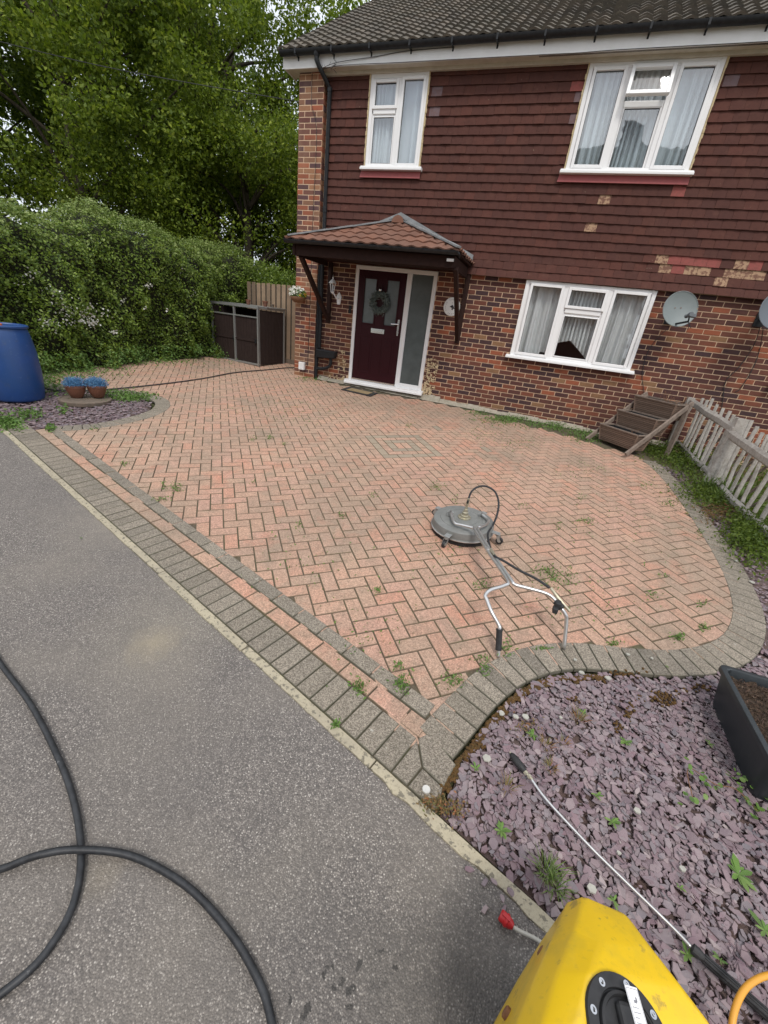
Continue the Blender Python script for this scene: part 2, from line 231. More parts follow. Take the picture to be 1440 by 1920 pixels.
# ------------------------------------------------------------------ mesh helpers
OFF = {}
def tag(o, label=None, cat=None, group=None, kind=None):
    if label: o['label'] = label
    if cat: o['category'] = cat
    if group: o['group'] = group
    if kind: o['kind'] = kind
    return o
def thing(name, label, cat, loc=(0, 0, 0), group=None):
    o = bpy.data.objects.new(name, None); COL.objects.link(o); o.location = loc; o.empty_display_size = .1; OFF[o] = Vector(loc)
    return tag(o, label, cat, group)
class MB:
    def __init__(s): s.v = []; s.f = []; s.mi = []; s.cm = 0
    def add(s, vs, fs):
        k = len(s.v); s.v += [tuple(a) for a in vs]; s.f += [tuple(i + k for i in f) for f in fs]; s.mi += [s.cm] * len(fs); return s
    def box(s, c, d, ax=None):
        c = Vector(c); h = Vector(d) * .5; ax = ax or (Vector((1, 0, 0)), Vector((0, 1, 0)), Vector((0, 0, 1)))
        vs = [c + ax[0] * (h.x * i) + ax[1] * (h.y * j) + ax[2] * (h.z * k) for k in (-1, 1) for j in (-1, 1) for i in (-1, 1)]
        return s.add(vs, [(0, 2, 3, 1), (4, 5, 7, 6), (0, 1, 5, 4), (2, 6, 7, 3), (0, 4, 6, 2), (1, 3, 7, 5)])
    def b2(s, x0, x1, y0, y1, z0, z1): return s.box(((x0 + x1) / 2, (y0 + y1) / 2, (z0 + z1) / 2), (x1 - x0, y1 - y0, z1 - z0))
    def beam(s, a, b, wd, th, up=(0, 0, 1)):
        a, b = Vector(a), Vector(b); d = (b - a); L = d.length; d.normalize(); up = Vector(up); sd_ = d.cross(up)
        if sd_.length < 1e-4: sd_ = d.cross(Vector((0, 1, 0)))
        sd_.normalize(); u2 = sd_.cross(d).normalized(); return s.box((a + b) / 2, (L, wd, th), (d, sd_, u2))
    def prism(s, poly, vec):   # poly: planar 3d points
        n = len(poly); vec = Vector(vec); top = [Vector(p) + vec for p in poly]
        return s.add([Vector(p) for p in poly] + top, [tuple(range(n))[::-1], tuple(range(n, 2 * n))] + [(i, (i + 1) % n, n + (i + 1) % n, n + i) for i in range(n)])
    def tube(s, pts, r, n=8, caps=True):
        pts = [Vector(p) for p in pts]; k = len(pts); rs = r if isinstance(r, (list, tuple)) else [r] * k; vs = []; prev = None
        for i, p in enumerate(pts):
            d = (pts[min(i + 1, k - 1)] - pts[max(i - 1, 0)]).normalized()
            if prev is None:
                u = d.cross(Vector((0, 0, 1))); u = d.cross(Vector((0, 1, 0))) if u.length < .1 else u
            else: u = prev - d * prev.dot(d)
            u.normalize(); prev = u; w_ = d.cross(u)
            for j in range(n):
                a = 2 * math.pi * j / n; vs.append(p + (u * math.cos(a) + w_ * math.sin(a)) * rs[i])
        fs = [(i * n + j, i * n + (j + 1) % n, (i + 1) * n + (j + 1) % n, (i + 1) * n + j) for i in range(k - 1) for j in range(n)]
        if caps: fs += [tuple(range(n))[::-1], tuple(range((k - 1) * n, k * n))]
        return s.add(vs, fs)
    def lathe(s, prof, c, n=24, ax=None):
        c = Vector(c); ax = ax or (Vector((1, 0, 0)), Vector((0, 1, 0)), Vector((0, 0, 1))); vs = []
        for r_, z in prof:
            for j in range(n):
                a = 2 * math.pi * j / n; vs.append(c + ax[0] * (r_ * math.cos(a)) + ax[1] * (r_ * math.sin(a)) + ax[2] * z)
        k = len(prof); fs = [(i * n + j, i * n + (j + 1) % n, (i + 1) * n + (j + 1) % n, (i + 1) * n + j) for i in range(k - 1) for j in range(n)]
        if prof[0][0] > 1e-6: fs.append(tuple(range(n))[::-1])
        if prof[-1][0] > 1e-6: fs.append(tuple(range((k - 1) * n, k * n)))
        return s.add(vs, fs)
    def build(s, name, m, parent=None, smooth=False, bevel=0):
        me = bpy.data.meshes.new(name); off = OFF[parent] if parent is not None else Vector((0, 0, 0))
        me.from_pydata([(a[0] - off.x, a[1] - off.y, a[2] - off.z) for a in s.v], [], s.f)
        for q in (m if isinstance(m, list) else [m]): me.materials.append(q)
        if isinstance(m, list): me.polygons.foreach_set('material_index', s.mi)
        if smooth: me.polygons.foreach_set('use_smooth', [True] * len(me.polygons))
        me.update(); o = bpy.data.objects.new(name, me); COL.objects.link(o)
        if smooth == 'auto':
            try: me.set_sharp_from_angle(angle=R(35))
            except Exception: pass
        if parent is not None: o.parent = parent
        OFF[o] = off
        if bevel:
            b = o.modifiers.new('bevel', 'BEVEL'); b.width = bevel; b.segments = 2; b.limit_method = 'ANGLE'
        return o
def spline(pts, n=6):
    pts = [Vector(p) for p in pts]; P = [pts[0]] + pts + [pts[-1]]; out = []
    for i in range(1, len(P) - 2):
        for k in range(n):
            t = k / n; a, b, c, d = P[i - 1], P[i], P[i + 1], P[i + 2]
            out.append(.5 * ((2 * b) + (c - a) * t + (2 * a - 5 * b + 4 * c - d) * t * t + (3 * b - a - 3 * c + d) * t ** 3))
    out.append(pts[-1]); return out
def structure(o): o['kind'] = 'structure'; return o
def npmesh(name, V, F, m, parent=None, kind=None, sides=4):
    """fast mesh from numpy arrays; V (n,3), F (k,sides)"""
    me = bpy.data.meshes.new(name); off = OFF[parent] if parent is not None else Vector((0, 0, 0)); V = V - np.array(off)
    me.vertices.add(len(V)); me.vertices.foreach_set('co', V.astype(np.float32).ravel())
    me.loops.add(F.size); me.loops.foreach_set('vertex_index', F.astype(np.int32).ravel())
    me.polygons.add(len(F)); me.polygons.foreach_set('loop_start', (np.arange(len(F)) * sides).astype(np.int32)); me.polygons.foreach_set('loop_total', np.full(len(F), sides, np.int32))
    me.materials.append(m); me.update(calc_edges=True); me.validate()
    o = bpy.data.objects.new(name, me); COL.objects.link(o)
    if parent is not None: o.parent = parent
    OFF[o] = off
    if kind: o['kind'] = kind
    return o
def leafmesh(P, size, rg, nrm=None, up=.3, asp=.6, jit=.5):
    """leaf = two triangles folded along the mid rib, as a 4-gon pair sharing an edge: returns V,F(3)"""
    n = len(P); d = rg.normal(size=(n, 3)); 
    if nrm is not None: d = nrm * (1 - jit) + d * jit
    d[:, 2] += up; d /= np.linalg.norm(d, axis=1)[:, None] + 1e-9      # facing
    a = rg.normal(size=(n, 3)); a -= (a * d).sum(1)[:, None] * d; a /= np.linalg.norm(a, axis=1)[:, None] + 1e-9
    b = np.cross(d, a); s = (size * rg.uniform(.6, 1.35, n))[:, None]
    tip = P + a * s * .6; base = P - a * s * .5; l = P + b * s * asp * .5 + d * s * .1; r = P - b * s * asp * .5 + d * s * .1
    V = np.stack([base, r, tip, l], 1).reshape(-1, 3); k = np.arange(n) * 4
    F = np.concatenate([np.stack([k, k + 1, k + 2], 1), np.stack([k, k + 2, k + 3], 1)], 0)
    return V, F
def smooth_noise(x, y, sd_=0):
    return (math.sin(x * 1.7 + sd_) * math.cos(y * 1.3 + sd_ * 2) + .5 * math.sin(x * 3.9 + y * 2.7 + sd_ * 3) + .25 * math.sin(x * 8.1 - y * 6.3 + sd_))

def inside(poly, x, y):
    c = False; j = len(poly) - 1
    for i in range(len(poly)):
        xi, yi = poly[i]; xj, yj = poly[j]
        if (yi > y) != (yj > y) and x < (xj - xi) * (y - yi) / (yj - yi) + xi: c = not c
        j = i
    return c
def dist_poly(poly, x, y):
    best = 1e9
    for i in range(len(poly)):
        x0, y0 = poly[i]; x1, y1 = poly[(i + 1) % len(poly)]; dx, dy = x1 - x0, y1 - y0; t = max(0, min(1, ((x - x0) * dx + (y - y0) * dy) / (dx * dx + dy * dy + 1e-12)))
        best = min(best, math.hypot(x - x0 - t * dx, y - y0 - t * dy))
    return best
def paver(mb, poly, dz=0.0, ch=.0038, gap=.0026, dep=.025, jit=.0012):
    """one block: convex 2-d outline -> chamfered prism following the ground slope"""
    n = len(poly); a = sum(poly[i][0] * poly[(i + 1) % n][1] - poly[(i + 1) % n][0] * poly[i][1] for i in range(n))
    if a < 0: poly = poly[::-1]
    def inset(d):
        out = []
        for i in range(n):
            p0, p1, p2 = poly[i - 1], poly[i], poly[(i + 1) % n]
            def ln(p, q):
                dx, dy = q[0] - p[0], q[1] - p[1]; l = math.hypot(dx, dy) + 1e-12; nx, ny = -dy / l, dx / l; return nx, ny, nx * p[0] + ny * p[1] + d
            a1, b1, c1 = ln(p0, p1); a2, b2, c2 = ln(p1, p2); det = a1 * b2 - a2 * b1
            if abs(det) < 1e-3: out.append((p1[0] + a2 * d, p1[1] + b2 * d))
            else: out.append(((c1 * b2 - c2 * b1) / det, (a1 * c2 - a2 * c1) / det))
        return out
    o = inset(gap + rnd.uniform(0, .0012)); t = inset(gap + ch)
    j = rnd.uniform(-jit, jit) + dz; tx, ty = rnd.uniform(-.010, .010), rnd.uniform(-.010, .010); cx = sum(p[0] for p in poly) / n; cy = sum(p[1] for p in poly) / n
    z = lambda p: gz(*p) + j + (p[0] - cx) * tx + (p[1] - cy) * ty
    vs = [(p[0], p[1], z(p)) for p in t] + [(p[0], p[1], z(p) - ch * .8) for p in o] + [(p[0], p[1], z(p) - dep) for p in o]
    fs = [tuple(range(n))] + [(i, n + i, n + (i + 1) % n, (i + 1) % n) for i in range(n)] + [(n + i, 2 * n + i, 2 * n + (i + 1) % n, n + (i + 1) % n) for i in range(n)]
    mb.add(vs, fs)
    mb.mi[-2 * n:] = [1] * (2 * n)

# ------------------------------------------------------------------ ground, road, kerb
xs = [-300, -120, -60, -30, -20, -12, -9, -6, -3, 0, 3, 6, 9, 20, 40, 80, 200]; ys = [-200, -80, -30, -12, -4, -1, 2, 5, 8, 10.5, 14, 20, 40, 90, 200, 400]
mb = MB(); V = [(x, y, gflat(x, y) - .06) for y in ys for x in xs]; nx = len(xs)
mb.add(V, [(j * nx + i, j * nx + i + 1, (j + 1) * nx + i + 1, (j + 1) * nx + i) for j in range(len(ys) - 1) for i in range(nx - 1)])
structure(mb.build('ground', M_ground))

K0 = Vector((-5.51, 2.84, 0)); K1 = Vector((.43, .905, 0)); KD = (K1 - K0).normalized(); KN = Vector((-KD.y, KD.x, 0))    # KN points to the house
def kp(s, t): p = K0 + KD * s + KN * t; return (p.x, p.y)     # s along the kerb, t metres toward the house
def sheet(name, poly, dz, m, sub=0):
    mb = MB(); mb.add([(p[0], p[1], gz(*p) + dz) for p in poly], [tuple(range(len(poly)))]); return structure(mb.build(name, m))
# road: near side of the kerb line
mb = MB()
g_s = [-14 + i * 1.0 for i in range(35)]; g_t = [-12, -6, -3, -1.5, -.8, -.045]
V = []
for t_ in g_t:
    for s_ in g_s: p = kp(s_, t_); V.append((p[0], p[1], gz(*p) - .006))
k = len(g_s); mb.add(V, [(j * k + i, j * k + i + 1, (j + 1) * k + i + 1, (j + 1) * k + i) for j in range(len(g_t) - 1) for i in range(k - 1)])
structure(mb.build('road', M_asph))
# concrete edging strip in 0.915 m lengths, wandering a little, its far end broken up
mb = MB(); s0 = -9.1; 
while s0 < 6.8:
    L = .915; a = rnd.uniform(-.004, .004); zz = rnd.uniform(-.002, .002); nseg = 14
    for i in range(nseg):
        pass
    pts_o = []; pts_i = []
    for i in range(nseg + 1):
        s_ = s0 + .004 + (L - .008) * i / nseg; rough_ = .004 if s_ < 5.6 else .011
        pts_o.append(kp(s_, -.046 + a + rnd.uniform(-rough_, rough_ * .6))); pts_i.append(kp(s_, -.001 + a * .3 + rnd.uniform(-rough_ * .3, 0)))
    for i in range(nseg):
        q = [pts_o[i], pts_o[i + 1], pts_i[i + 1], pts_i[i]]; z_ = .003 + zz
        vs = [(p[0], p[1], gz(*p) + z_) for p in q] + [(p[0], p[1], gz(*p) - .03) for p in q]
        mb.add(vs, [(0, 1, 2, 3), (0, 4, 5, 1), (2, 6, 7, 3)] + ([(3, 7, 4, 0)] if i == 0 else []) + ([(1, 5, 6, 2)] if i == nseg - 1 else []))
    s0 += L
structure(mb.build('kerb', M_kerb))

# ------------------------------------------------------------------ driveway outline
def cr2(pts, n=5): return [(p.x, p.y) for p in spline([(a, b, 0) for a, b in pts], n)]
S_R = (Vector((-.10, 1.30, 0)) - K0).dot(KD)     # where the rows along the kerb end
Rin = cr2([(-.118, 1.345), (-.052, 1.50), (.05, 1.74), (.18, 1.95), (.34, 2.12), (.54, 2.26), (.76, 2.35), (1.02, 2.44), (1.30, 2.58), (1.56, 2.81), (1.74, 3.13), (1.84, 3.5), (1.90, 4.0), (1.92, 4.6), (1.92, 5.2), (1.90, 5.8), (1.84, 6.35), (1.74, 6.80)])
Lin = cr2([(-4.90, 2.96), (-4.68, 3.21), (-4.57, 3.49), (-4.53, 3.9), (-4.58, 4.21), (-4.72, 4.48), (-4.94, 4.69), (-5.15, 4.77), (-5.45, 4.80), (-5.87, 4.70), (-6.3, 4.42), (-6.62, 4.30), (-7.0, 4.40), (-7.3, 4.68)])
region = [kp(.90, .42)] + Lin + [(-7.35, 5.2), (-7.30, 6.0), (-7.15, 6.9), (-7.0, 7.7), (-7.1, 8.75), (-5.0, 8.75), (-4.72, 7.80), (-4.28, 7.72), (-3.4, 7.62), (-2.7, 7.55), (-1.9, 7.68), (-1.0, 7.62), (-.4, 7.45), (.3, 7.30), (.9, 7.12), (1.2, 7.0), (1.5, 6.90)] + Rin[::-1] + [kp(S_R, .42)]
sheet('joint_sand', [kp(.1, .0)] + Lin + [(-7.6, 5.2), (-7.5, 9.2), (-5.0, 9.2), (-4.6, 7.9), (1.8, 7.9)] + [(x + .17, y - .02) for x, y in Rin[::-1]] + [kp(S_R + .10, .0)], -.0085, M_joint)
# herringbone
PT = .1018; TH = R(40.2); UX = Vector((math.cos(TH), math.sin(TH), 0)); UY = Vector((-math.sin(TH), math.cos(TH), 0)); P0 = Vector((-.684, 1.832, 0)) - UY * PT
def hb(a, b): p = P0 + UX * (a * PT) + UY * (b * PT); return (p.x, p.y)
dc = Vector((-2.04, 5.15, 0)) - P0; DA = round(dc.dot(UX) / PT); DB = round(dc.dot(UY) / PT) - 8      # the square of rings, 8 units a side
mbp = MB(); mbg = MB()
def in_sq(a, b): return DA <= a < DA + 8 and DB <= b < DB + 8
greyset = rnd.Random(3) if False else random.Random(3)
for a in range(-60, 110):
    for b in range(-60, 130):
        m4 = (a - b) % 4
        if m4 == 0: cells = [(a, b), (a + 1, b)]
        elif m4 == 2: cells = [(a, b - 1), (a, b)]
        else: continue
        c0 = hb(cells[0][0] + .5, cells[0][1] + .5); 
        if not (-8 < c0[0] < 2.4 and .8 < c0[1] < 9.3): continue
        cells = [c for c in cells if not in_sq(*c)]
        if not cells: continue
        a0 = min(c[0] for c in cells); a1 = max(c[0] for c in cells) + 1; b0 = min(c[1] for c in cells); b1 = max(c[1] for c in cells) + 1
        q = [hb(a0, b0), hb(a1, b0), hb(a1, b1), hb(a0, b1)]; cx = sum(p[0] for p in q) / 4; cy = sum(p[1] for p in q) / 4
        if not inside(region, cx, cy) and dist_poly(region, cx, cy) > .075: continue
        odd = greyset.random() < .0012; paver(mbp, q, dz=0)
        if odd: mbp.mi[-len(q) * 2 - 1] = 2
# rings: grey, pink, grey, pink centre
for k_, tgt in ((0, 2), (1, 0), (2, 2)):
    n_ = 8 - 2 * k_; a0, b0 = DA + k_, DB + k_
    def seg(a, b, da, db):   # run of n_-1 units split in blocks of two
        L_l = n_ - 1; s_ = 0
        while s_ < L_l:
            e_ = min(s_ + 2, L_l)
            if da: paver(mbp, [hb(a + s_ * da, b), hb(a + e_ * da, b), hb(a + e_ * da, b + 1), hb(a + s_ * da, b + 1)])
            else: paver(mbp, [hb(a, b + s_ * db), hb(a + 1, b + s_ * db), hb(a + 1, b + e_ * db), hb(a, b + e_ * db)])
            mbp.mi[-9] = tgt
            s_ = e_
    seg(a0, b0, 1, 0); seg(a0 + 1, b0 + n_ - 1, 1, 0); seg(a0, b0 + 1, 0, 1); seg(a0 + n_ - 1, b0, 0, 1)
a0, b0 = DA + 3, DB + 3
paver(mbp, [hb(a0, b0), hb(a0 + 1, b0), hb(a0 + 1, b0 + 2), hb(a0, b0 + 2)]); paver(mbp, [hb(a0 + 1, b0), hb(a0 + 2, b0), hb(a0 + 2, b0 + 2), hb(a0 + 1, b0 + 2)])
# rows beside the kerb: grey soldiers, pink stretchers, grey stretchers (laid 3 mm proud of the field they trim)
s_ = .12
while s_ + PT < S_R + .012:
    paver(mbg, [kp(s_, .004), kp(s_ + PT, .004), kp(s_ + PT, .205), kp(s_, .205)], dz=.003); s_ += PT
s_end = s_
def xy(u, v): p = at(u, v); return (p.x, p.y)
cA, cB, cC = kp(s_end, .206), xy(792, 1439), xy(832, 1477)
paver(mbg, [cA, cB, cC, xy(856, 1434), xy(806, 1373)], dz=.0025)
paver(mbg, [kp(s_end, .004), kp(s_end + .085, .004), cB, cA], dz=.003)
paver(mbg, [kp(s_end + .085, .004), kp(s_end + .235, .004), cC, cB], dz=.003)
s_ = .42
while s_ < S_R:
    e_ = min(s_ + .2036, S_R)
    if e_ - s_ > .05: paver(mbp, [kp(s_, .208), kp(e_, .208), kp(e_, .308), kp(s_, .308)], dz=.003)
    s_ = e_
s_ = .55
while s_ < S_R - .04:
    e_ = min(s_ + .2036, S_R - .03)
    if e_ - s_ > .05 and abs(s_ - 4.62) > .1 or True: paver(mbg, [kp(s_, .311), kp(e_, .311), kp(e_, .411), kp(s_, .411)], dz=.003)
    s_ = e_
def soldiers(path, side, width=.202, dz=.003, pitch=.1025):
    P = [Vector((x, y, 0)) for x, y in path]; L = [0]
    for i in range(1, len(P)): L.append(L[-1] + (P[i] - P[i - 1]).length)
    def pt(s):
        s = max(0, min(L[-1], s))
        for i in range(1, len(P)):
            if L[i] >= s: break
        t = (s - L[i - 1]) / (L[i] - L[i - 1] + 1e-9); return P[i - 1].lerp(P[i], t)
    def nr(s):
        d = (pt(s + .08) - pt(s - .08)).normalized(); return Vector((-d.y, d.x, 0)) * side
    s = 0; sk = 0
    while s < L[-1] - .05:
        n0, n1 = nr(s), nr(s + pitch); p0, p1 = pt(s), pt(s + pitch); mid = ((p1 + n1 * width) - (p0 + n0 * width)).length
        st = pitch if mid > .085 else pitch * 1.0
        if mid > .115:    # outside of a bend: blocks keep their width, so the inner pitch shortens
            st = pitch * .1025 / mid * 1.06; n1 = nr(s + st); p1 = pt(s + st)
        q = [p0, p1, p1 + n1 * width, p0 + n0 * width]; paver(mbg, [(v.x, v.y) for v in q], dz=dz); s += st
soldiers(Rin, -1); soldiers(Lin, 1)
# mitred corner blocks where the curved border meets the kerb row
ca = Rin[0]; 
for q in ([kp(S_R + .06, .19), kp(S_R + .02, .01), kp(S_R + .13, .01), kp(S_R + .20, .17)],): pass
driveway = structure(mbp.build('driveway', [M_pink, M_pinkedge, M_greylt])); structure(mbg.build('driveway_border', [M_grey, M_greyedge]))

# ------------------------------------------------------------------ slate beds
bedR = [kp(S_R + .24, .02)] + [(x, y) for x, y in [(0.09, 1.14), (.13, 1.36), (.23, 1.60), (.33, 1.78), (.47, 1.95), (.69, 2.08), (.92, 2.17), (1.14, 2.26), (1.44, 2.42), (1.70, 2.66), (1.92, 3.02), (2.03, 3.40), (2.10, 4.0), (2.13, 5.37), (2.08, 6.2), (1.9, 6.9), (2.5, 6.3), (2.55, 4.6), (2.7, 3.5), (3.6, 2.4), (3.6, -.2)]] + [kp(S_R + 3.2, .0)]
sheet('garden_bed', [(p[0], p[1]) for p in bedR], -.030, M_bed)
bedL = [(-5.25, 2.80), (-4.88, 3.20), (-4.78, 3.5), (-4.74, 3.9), (-4.78, 4.12), (-4.92, 4.33), (-5.05, 4.47), (-5.2, 4.55), (-5.5, 4.60), (-5.87, 4.50), (-6.2, 4.25), (-6.62, 4.10), (-7.05, 4.2), (-7.7, 4.6), (-8.6, 3.8)]
sheet('planting_bed', bedL, -.030, M_bed)
def chips(poly, n, smin, smax, seed, wfun=None, zb=-.022, box=None, mossy=None):
    rg = random.Random(seed); V = []; F = []; F4 = []
    bx = box or (min(p[0] for p in poly), max(p[0] for p in poly), min(p[1] for p in poly), max(p[1] for p in poly)); c = 0; tries = 0
    while c < n and tries < n * 30:
        tries += 1; x, y = rg.uniform(bx[0], bx[1]), rg.uniform(bx[2], bx[3])
        if not inside(poly, x, y) or (wfun and rg.random() > wfun(x, y)): continue
        s = (smin + (smax - smin) * rg.random() ** 1.5) * (1.4 if rg.random() < .08 else 1); k = rg.choice((4, 5, 5, 6, 7)); a0 = rg.uniform(0, 6.28); el = rg.uniform(.36, .82); th = rg.uniform(.0015, .005)
        # orientation
        n_ = Vector((rg.gauss(0, .13), rg.gauss(0, .13) - .04, 1)).normalized(); t1 = n_.cross(Vector((math.cos(a0), math.sin(a0), 0))).normalized(); t2 = n_.cross(t1)
        z = gz(x, y) + zb + rg.random() ** 1.1 * .022; cc = Vector((x, y, z)); ring = []
        for i in range(k):
            a = 2 * math.pi * (i + rg.uniform(-.28, .28)) / k; rr = s * .5 * rg.uniform(.72, 1.18); ring.append(cc + t1 * (math.cos(a) * rr) + t2 * (math.sin(a) * rr * el))
        b = len(V); V += [tuple(p + n_ * th) for p in [cc + (q - cc) * .93 for q in ring]] + [tuple(p) for p in ring]
        F.append(tuple(range(b, b + k))); F += [(b + i, b + k + i, b + k + (i + 1) % k, b + (i + 1) % k) for i in range(k)]; c += 1
    return V, F
trough_c = (1.75, 2.1)
def wR(x, y): return 1.0
near = [p for p in bedR]
V, F = chips(near, 17500, .012, .056, 11, box=(0, 2.1, .05, 2.75))
mb = MB(); mb.add(V, F); V, F = chips(near, 6500, .025, .055, 12, box=(1.7, 3.4, .0, 6.9)); mb.add(V, F)
for (u, v) in ((905, 1650), (928, 1660), (960, 1665), (890, 1632), (930, 1690), (975, 1640), (905, 1700), (950, 1715)):      # strays that slid onto the road
    p = at(u, v); V, F = chips([(p.x - .02, p.y - .02), (p.x + .02, p.y - .02), (p.x + .02, p.y + .02), (p.x - .02, p.y + .02)], 1, .025, .04, u, zb=-.005); mb.add(V, F)
tag(mb.build('slate_chippings', M_slate), 'plum slate chippings spread over the front bed', 'slate chippings', kind='stuff')
mb = MB(); V, F = chips(bedL, 4200, .028, .06, 13, box=(-7.0, -4.7, 2.8, 4.6)); mb.add(V, F)
tag(mb.build('slate_chippings', M_slate), 'plum slate chippings in the rounded bed around the two flower pots', 'slate chippings', kind='stuff')
# scattered pale stones among the chippings
mb = MB(); rg = random.Random(5)
for (u, v, s) in ((1078, 1238, .012), (1090, 1262, .02), (1140, 1272, .02), (985, 1345, .022), (967, 1345, .020), (940, 1338, .018), (1051, 1346, .01), (1195, 1522, .018), (1160, 1600, .01), (1280, 1630, .015), (1178, 1158 + 70, .014), (1222, 1235, .01), (1410, 1092, .025), (1380, 1052, .02), (913, 1423, .022), (1110, 1668, .02)):
    p = at(u, v, .012); c = Vector(p); ring = [c + Vector((math.cos(a) * s * rg.uniform(.7, 1), math.sin(a) * s * rg.uniform(.5, .9), 0)) for a in [i * 1.047 for i in range(6)]]; mb.prism(ring, (0, .001, .006))
tag(mb.build('pale_stones', mat('pale_stone', (.42, .41, .36), rough=.9, noise=(50, .5, (.26, .25, .22)))), 'few pale stones and shell bits scattered among the plum slate', 'stones', kind='stuff')
# moss line against the border
rgn = np.random.default_rng(4)
mp_ = cr2([(.035, 1.13), (.13, 1.36), (.23, 1.60), (.33, 1.77), (.47, 1.93), (.69, 2.06), (.80, 2.11)], 8); V = []; F = []
mb = MB(); wv = [.016, .02, .03, .04, .045, .045, .035, .03]
for i in range(len(mp_) - 1):
    x0, y0 = mp_[i]; x1, y1 = mp_[i + 1]; d = Vector((x1 - x0, y1 - y0, 0)).normalized(); n_ = Vector((d.y, -d.x, 0)); w0 = .022 + .014 * math.sin(i * .9) + .01 * math.sin(i * 2.3)
    for t_ in range(5):
        a = Vector((x0, y0, gz(x0, y0))) + n_ * (w0 * t_ / 4 - .004); b = Vector((x1, y1, gz(x1, y1))) + n_ * (w0 * t_ / 4 - .004)
        for k_ in range(5):
            c = a.lerp(b, rnd.random()) + n_ * rnd.uniform(-.003, .006) + Vector((0, 0, rnd.uniform(-.012, -.004))); s = rnd.uniform(.004, .011); mb.lathe([(s, -.004), (s * .8, s * .4), (0, s * .75)], c, 6)
for (u, v, w_, h_) in ((1240, 1305, 44, 10), (1250, 1318, 28, 7), (1180, 1335, 14, 16), (1170, 1262, 40, 8), (1160, 1360, 12, 10), (1080, 1310, 14, 6), (1310, 1290, 25, 8)):
    for i in range(int(w_ * h_ / 9)):
        p = at(u + rnd.gauss(0, w_ * .45), v + rnd.gauss(0, h_ * .5), rnd.uniform(0, .008)); s = rnd.uniform(.004, .010); mb.lathe([(s, -.004), (s * .8, s * .4), (0, s * .75)], p, 6)
tag(mb.build('moss', M_moss, smooth=True), 'rusty brown moss along the inner edge of the grey paver border', 'moss', kind='stuff')

# ------------------------------------------------------------------ house
FY = 7.90                       # brick face
house = thing('semi_detached_house', 'brick and tile-hung two-storey house with a maroon front door under a small tiled porch', 'house', (-1.0, FY, .45))
HX0, HX1 = -4.74, 9.5
def bricks(mb, x0, x1, z0, z1, holes, y, face=-1, zb=0.42, depth=.006, xo=0.0):
    row = 0; z = zb; nrow = int((z1 - zb) / .075) + 1
    for row in range(nrow):
        za = zb + row * .075 + .006; zc = za + .063
        if zc < z0 or za > z1: continue
        zc = min(zc, z1)
        x = x0 - .225 + (0 if row % 2 == 0 else .1125) + xo
        while x < x1:
            a, b = max(x + .006, x0), min(x + .219, x1); x += .225
            if b - a < .02: continue
            parts = [(a, b)]
            for (hx0, hx1, hz0, hz1) in holes:
                if za < hz1 - .01 and zc > hz0 + .01:
                    nw = []
                    for (p, q) in parts:
                        if q <= hx0 or p >= hx1: nw.append((p, q)); continue
                        if p < hx0 - .015: nw.append((p, hx0))
                        if q > hx1 + .015: nw.append((hx1, q))
                    parts = nw
            for (p, q) in parts:
                j = rnd.uniform(-.001, .001); c_ = .002
                # slightly softened arrises
                f = [(p, za), (q, za), (q, zc), (p, zc)]; g = [(p + c_, za + c_), (q - c_, za + c_), (q - c_, zc - c_), (p + c_, zc - c_)]
                yy = y - depth + j
                vs = [(u_, yy, v_) for u_, v_ in g] + [(u_, yy + .002, v_) for u_, v_ in f] + [(u_, y + .002, v_) for u_, v_ in f]
                mb.add(vs, [(0, 1, 2, 3)] + [(4 + i, 4 + (i + 1) % 4, (i + 1) % 4, i) for i in range(4)] + [(8 + i, 8 + (i + 1) % 4, 4 + (i + 1) % 4, 4 + i) for i in range(4)])
GW = (-.512, 1.392, 1.50, 2.655)         # ground floor window opening x0,x1,z0,z1
DW = (-3.53, -1.995, .60, 2.66)
NW = (3.33, 4.9, 1.60, 2.655)
ZT = 2.66                                 # underside of the tile hanging
# masonry core with openings: strips of wall round the holes
mb = MB()
def core(x0, x1, z0, z1, y0=FY, y1=FY + .28): mb.b2(x0, x1, y0, y1, z0, z1)
core(HX0 + .05, DW[0], -.1, ZT); core(DW[0], DW[1], -.1, DW[2]); core(DW[1], GW[0], -.1, ZT); core(GW[0], GW[1], -.1, GW[2]); core(GW[1], NW[0], -.1, ZT); core(NW[0], NW[1], -.1, NW[2]); core(NW[1], HX1, -.1, ZT)
UZ0, UZ1 = 4.05, 5.205
UL = (-3.50, -2.565, UZ0, UZ1); UR = (-.33, 1.255, UZ0, UZ1); UN = (4.2, 5.8, UZ0, UZ1)
core(HX0 + .05, HX1, ZT, UZ0); core(HX0 + .05, UL[0], UZ0, 5.4); core(UL[1], UR[0], UZ0, 5.4); core(UR[1], UN[0], UZ0, 5.4); core(UN[1], HX1, UZ0, 5.4)
for o_ in (UL, UR, UN): core(o_[0], o_[1], UZ1, 5.4)
# gable end and back
mb.b2(HX0 + .01, HX0 + .28, FY + .285, FY + 7.1, -.1, 5.45); mb.b2(HX0, HX1, FY + 7.1, FY + 7.35, -.1, 5.4)
mb.prism([(HX0 + .01, FY - .1, 5.35), (HX0 + .01, FY + 7.3, 5.35), (HX0 + .01, FY + 3.6, 7.75)], (.27, 0, 0))
wallo = mb.build('wall', M_mortar, house)
mb = MB(); bricks(mb, -4.26, HX1, .40, ZT, [DW, GW, NW, (GW[0] - .06, GW[1] + .07, 1.46, 1.525), (-3.6, -1.95, .55, .67)], FY, xo=.03)
mb.build('brick_facing', M_brick, wallo)
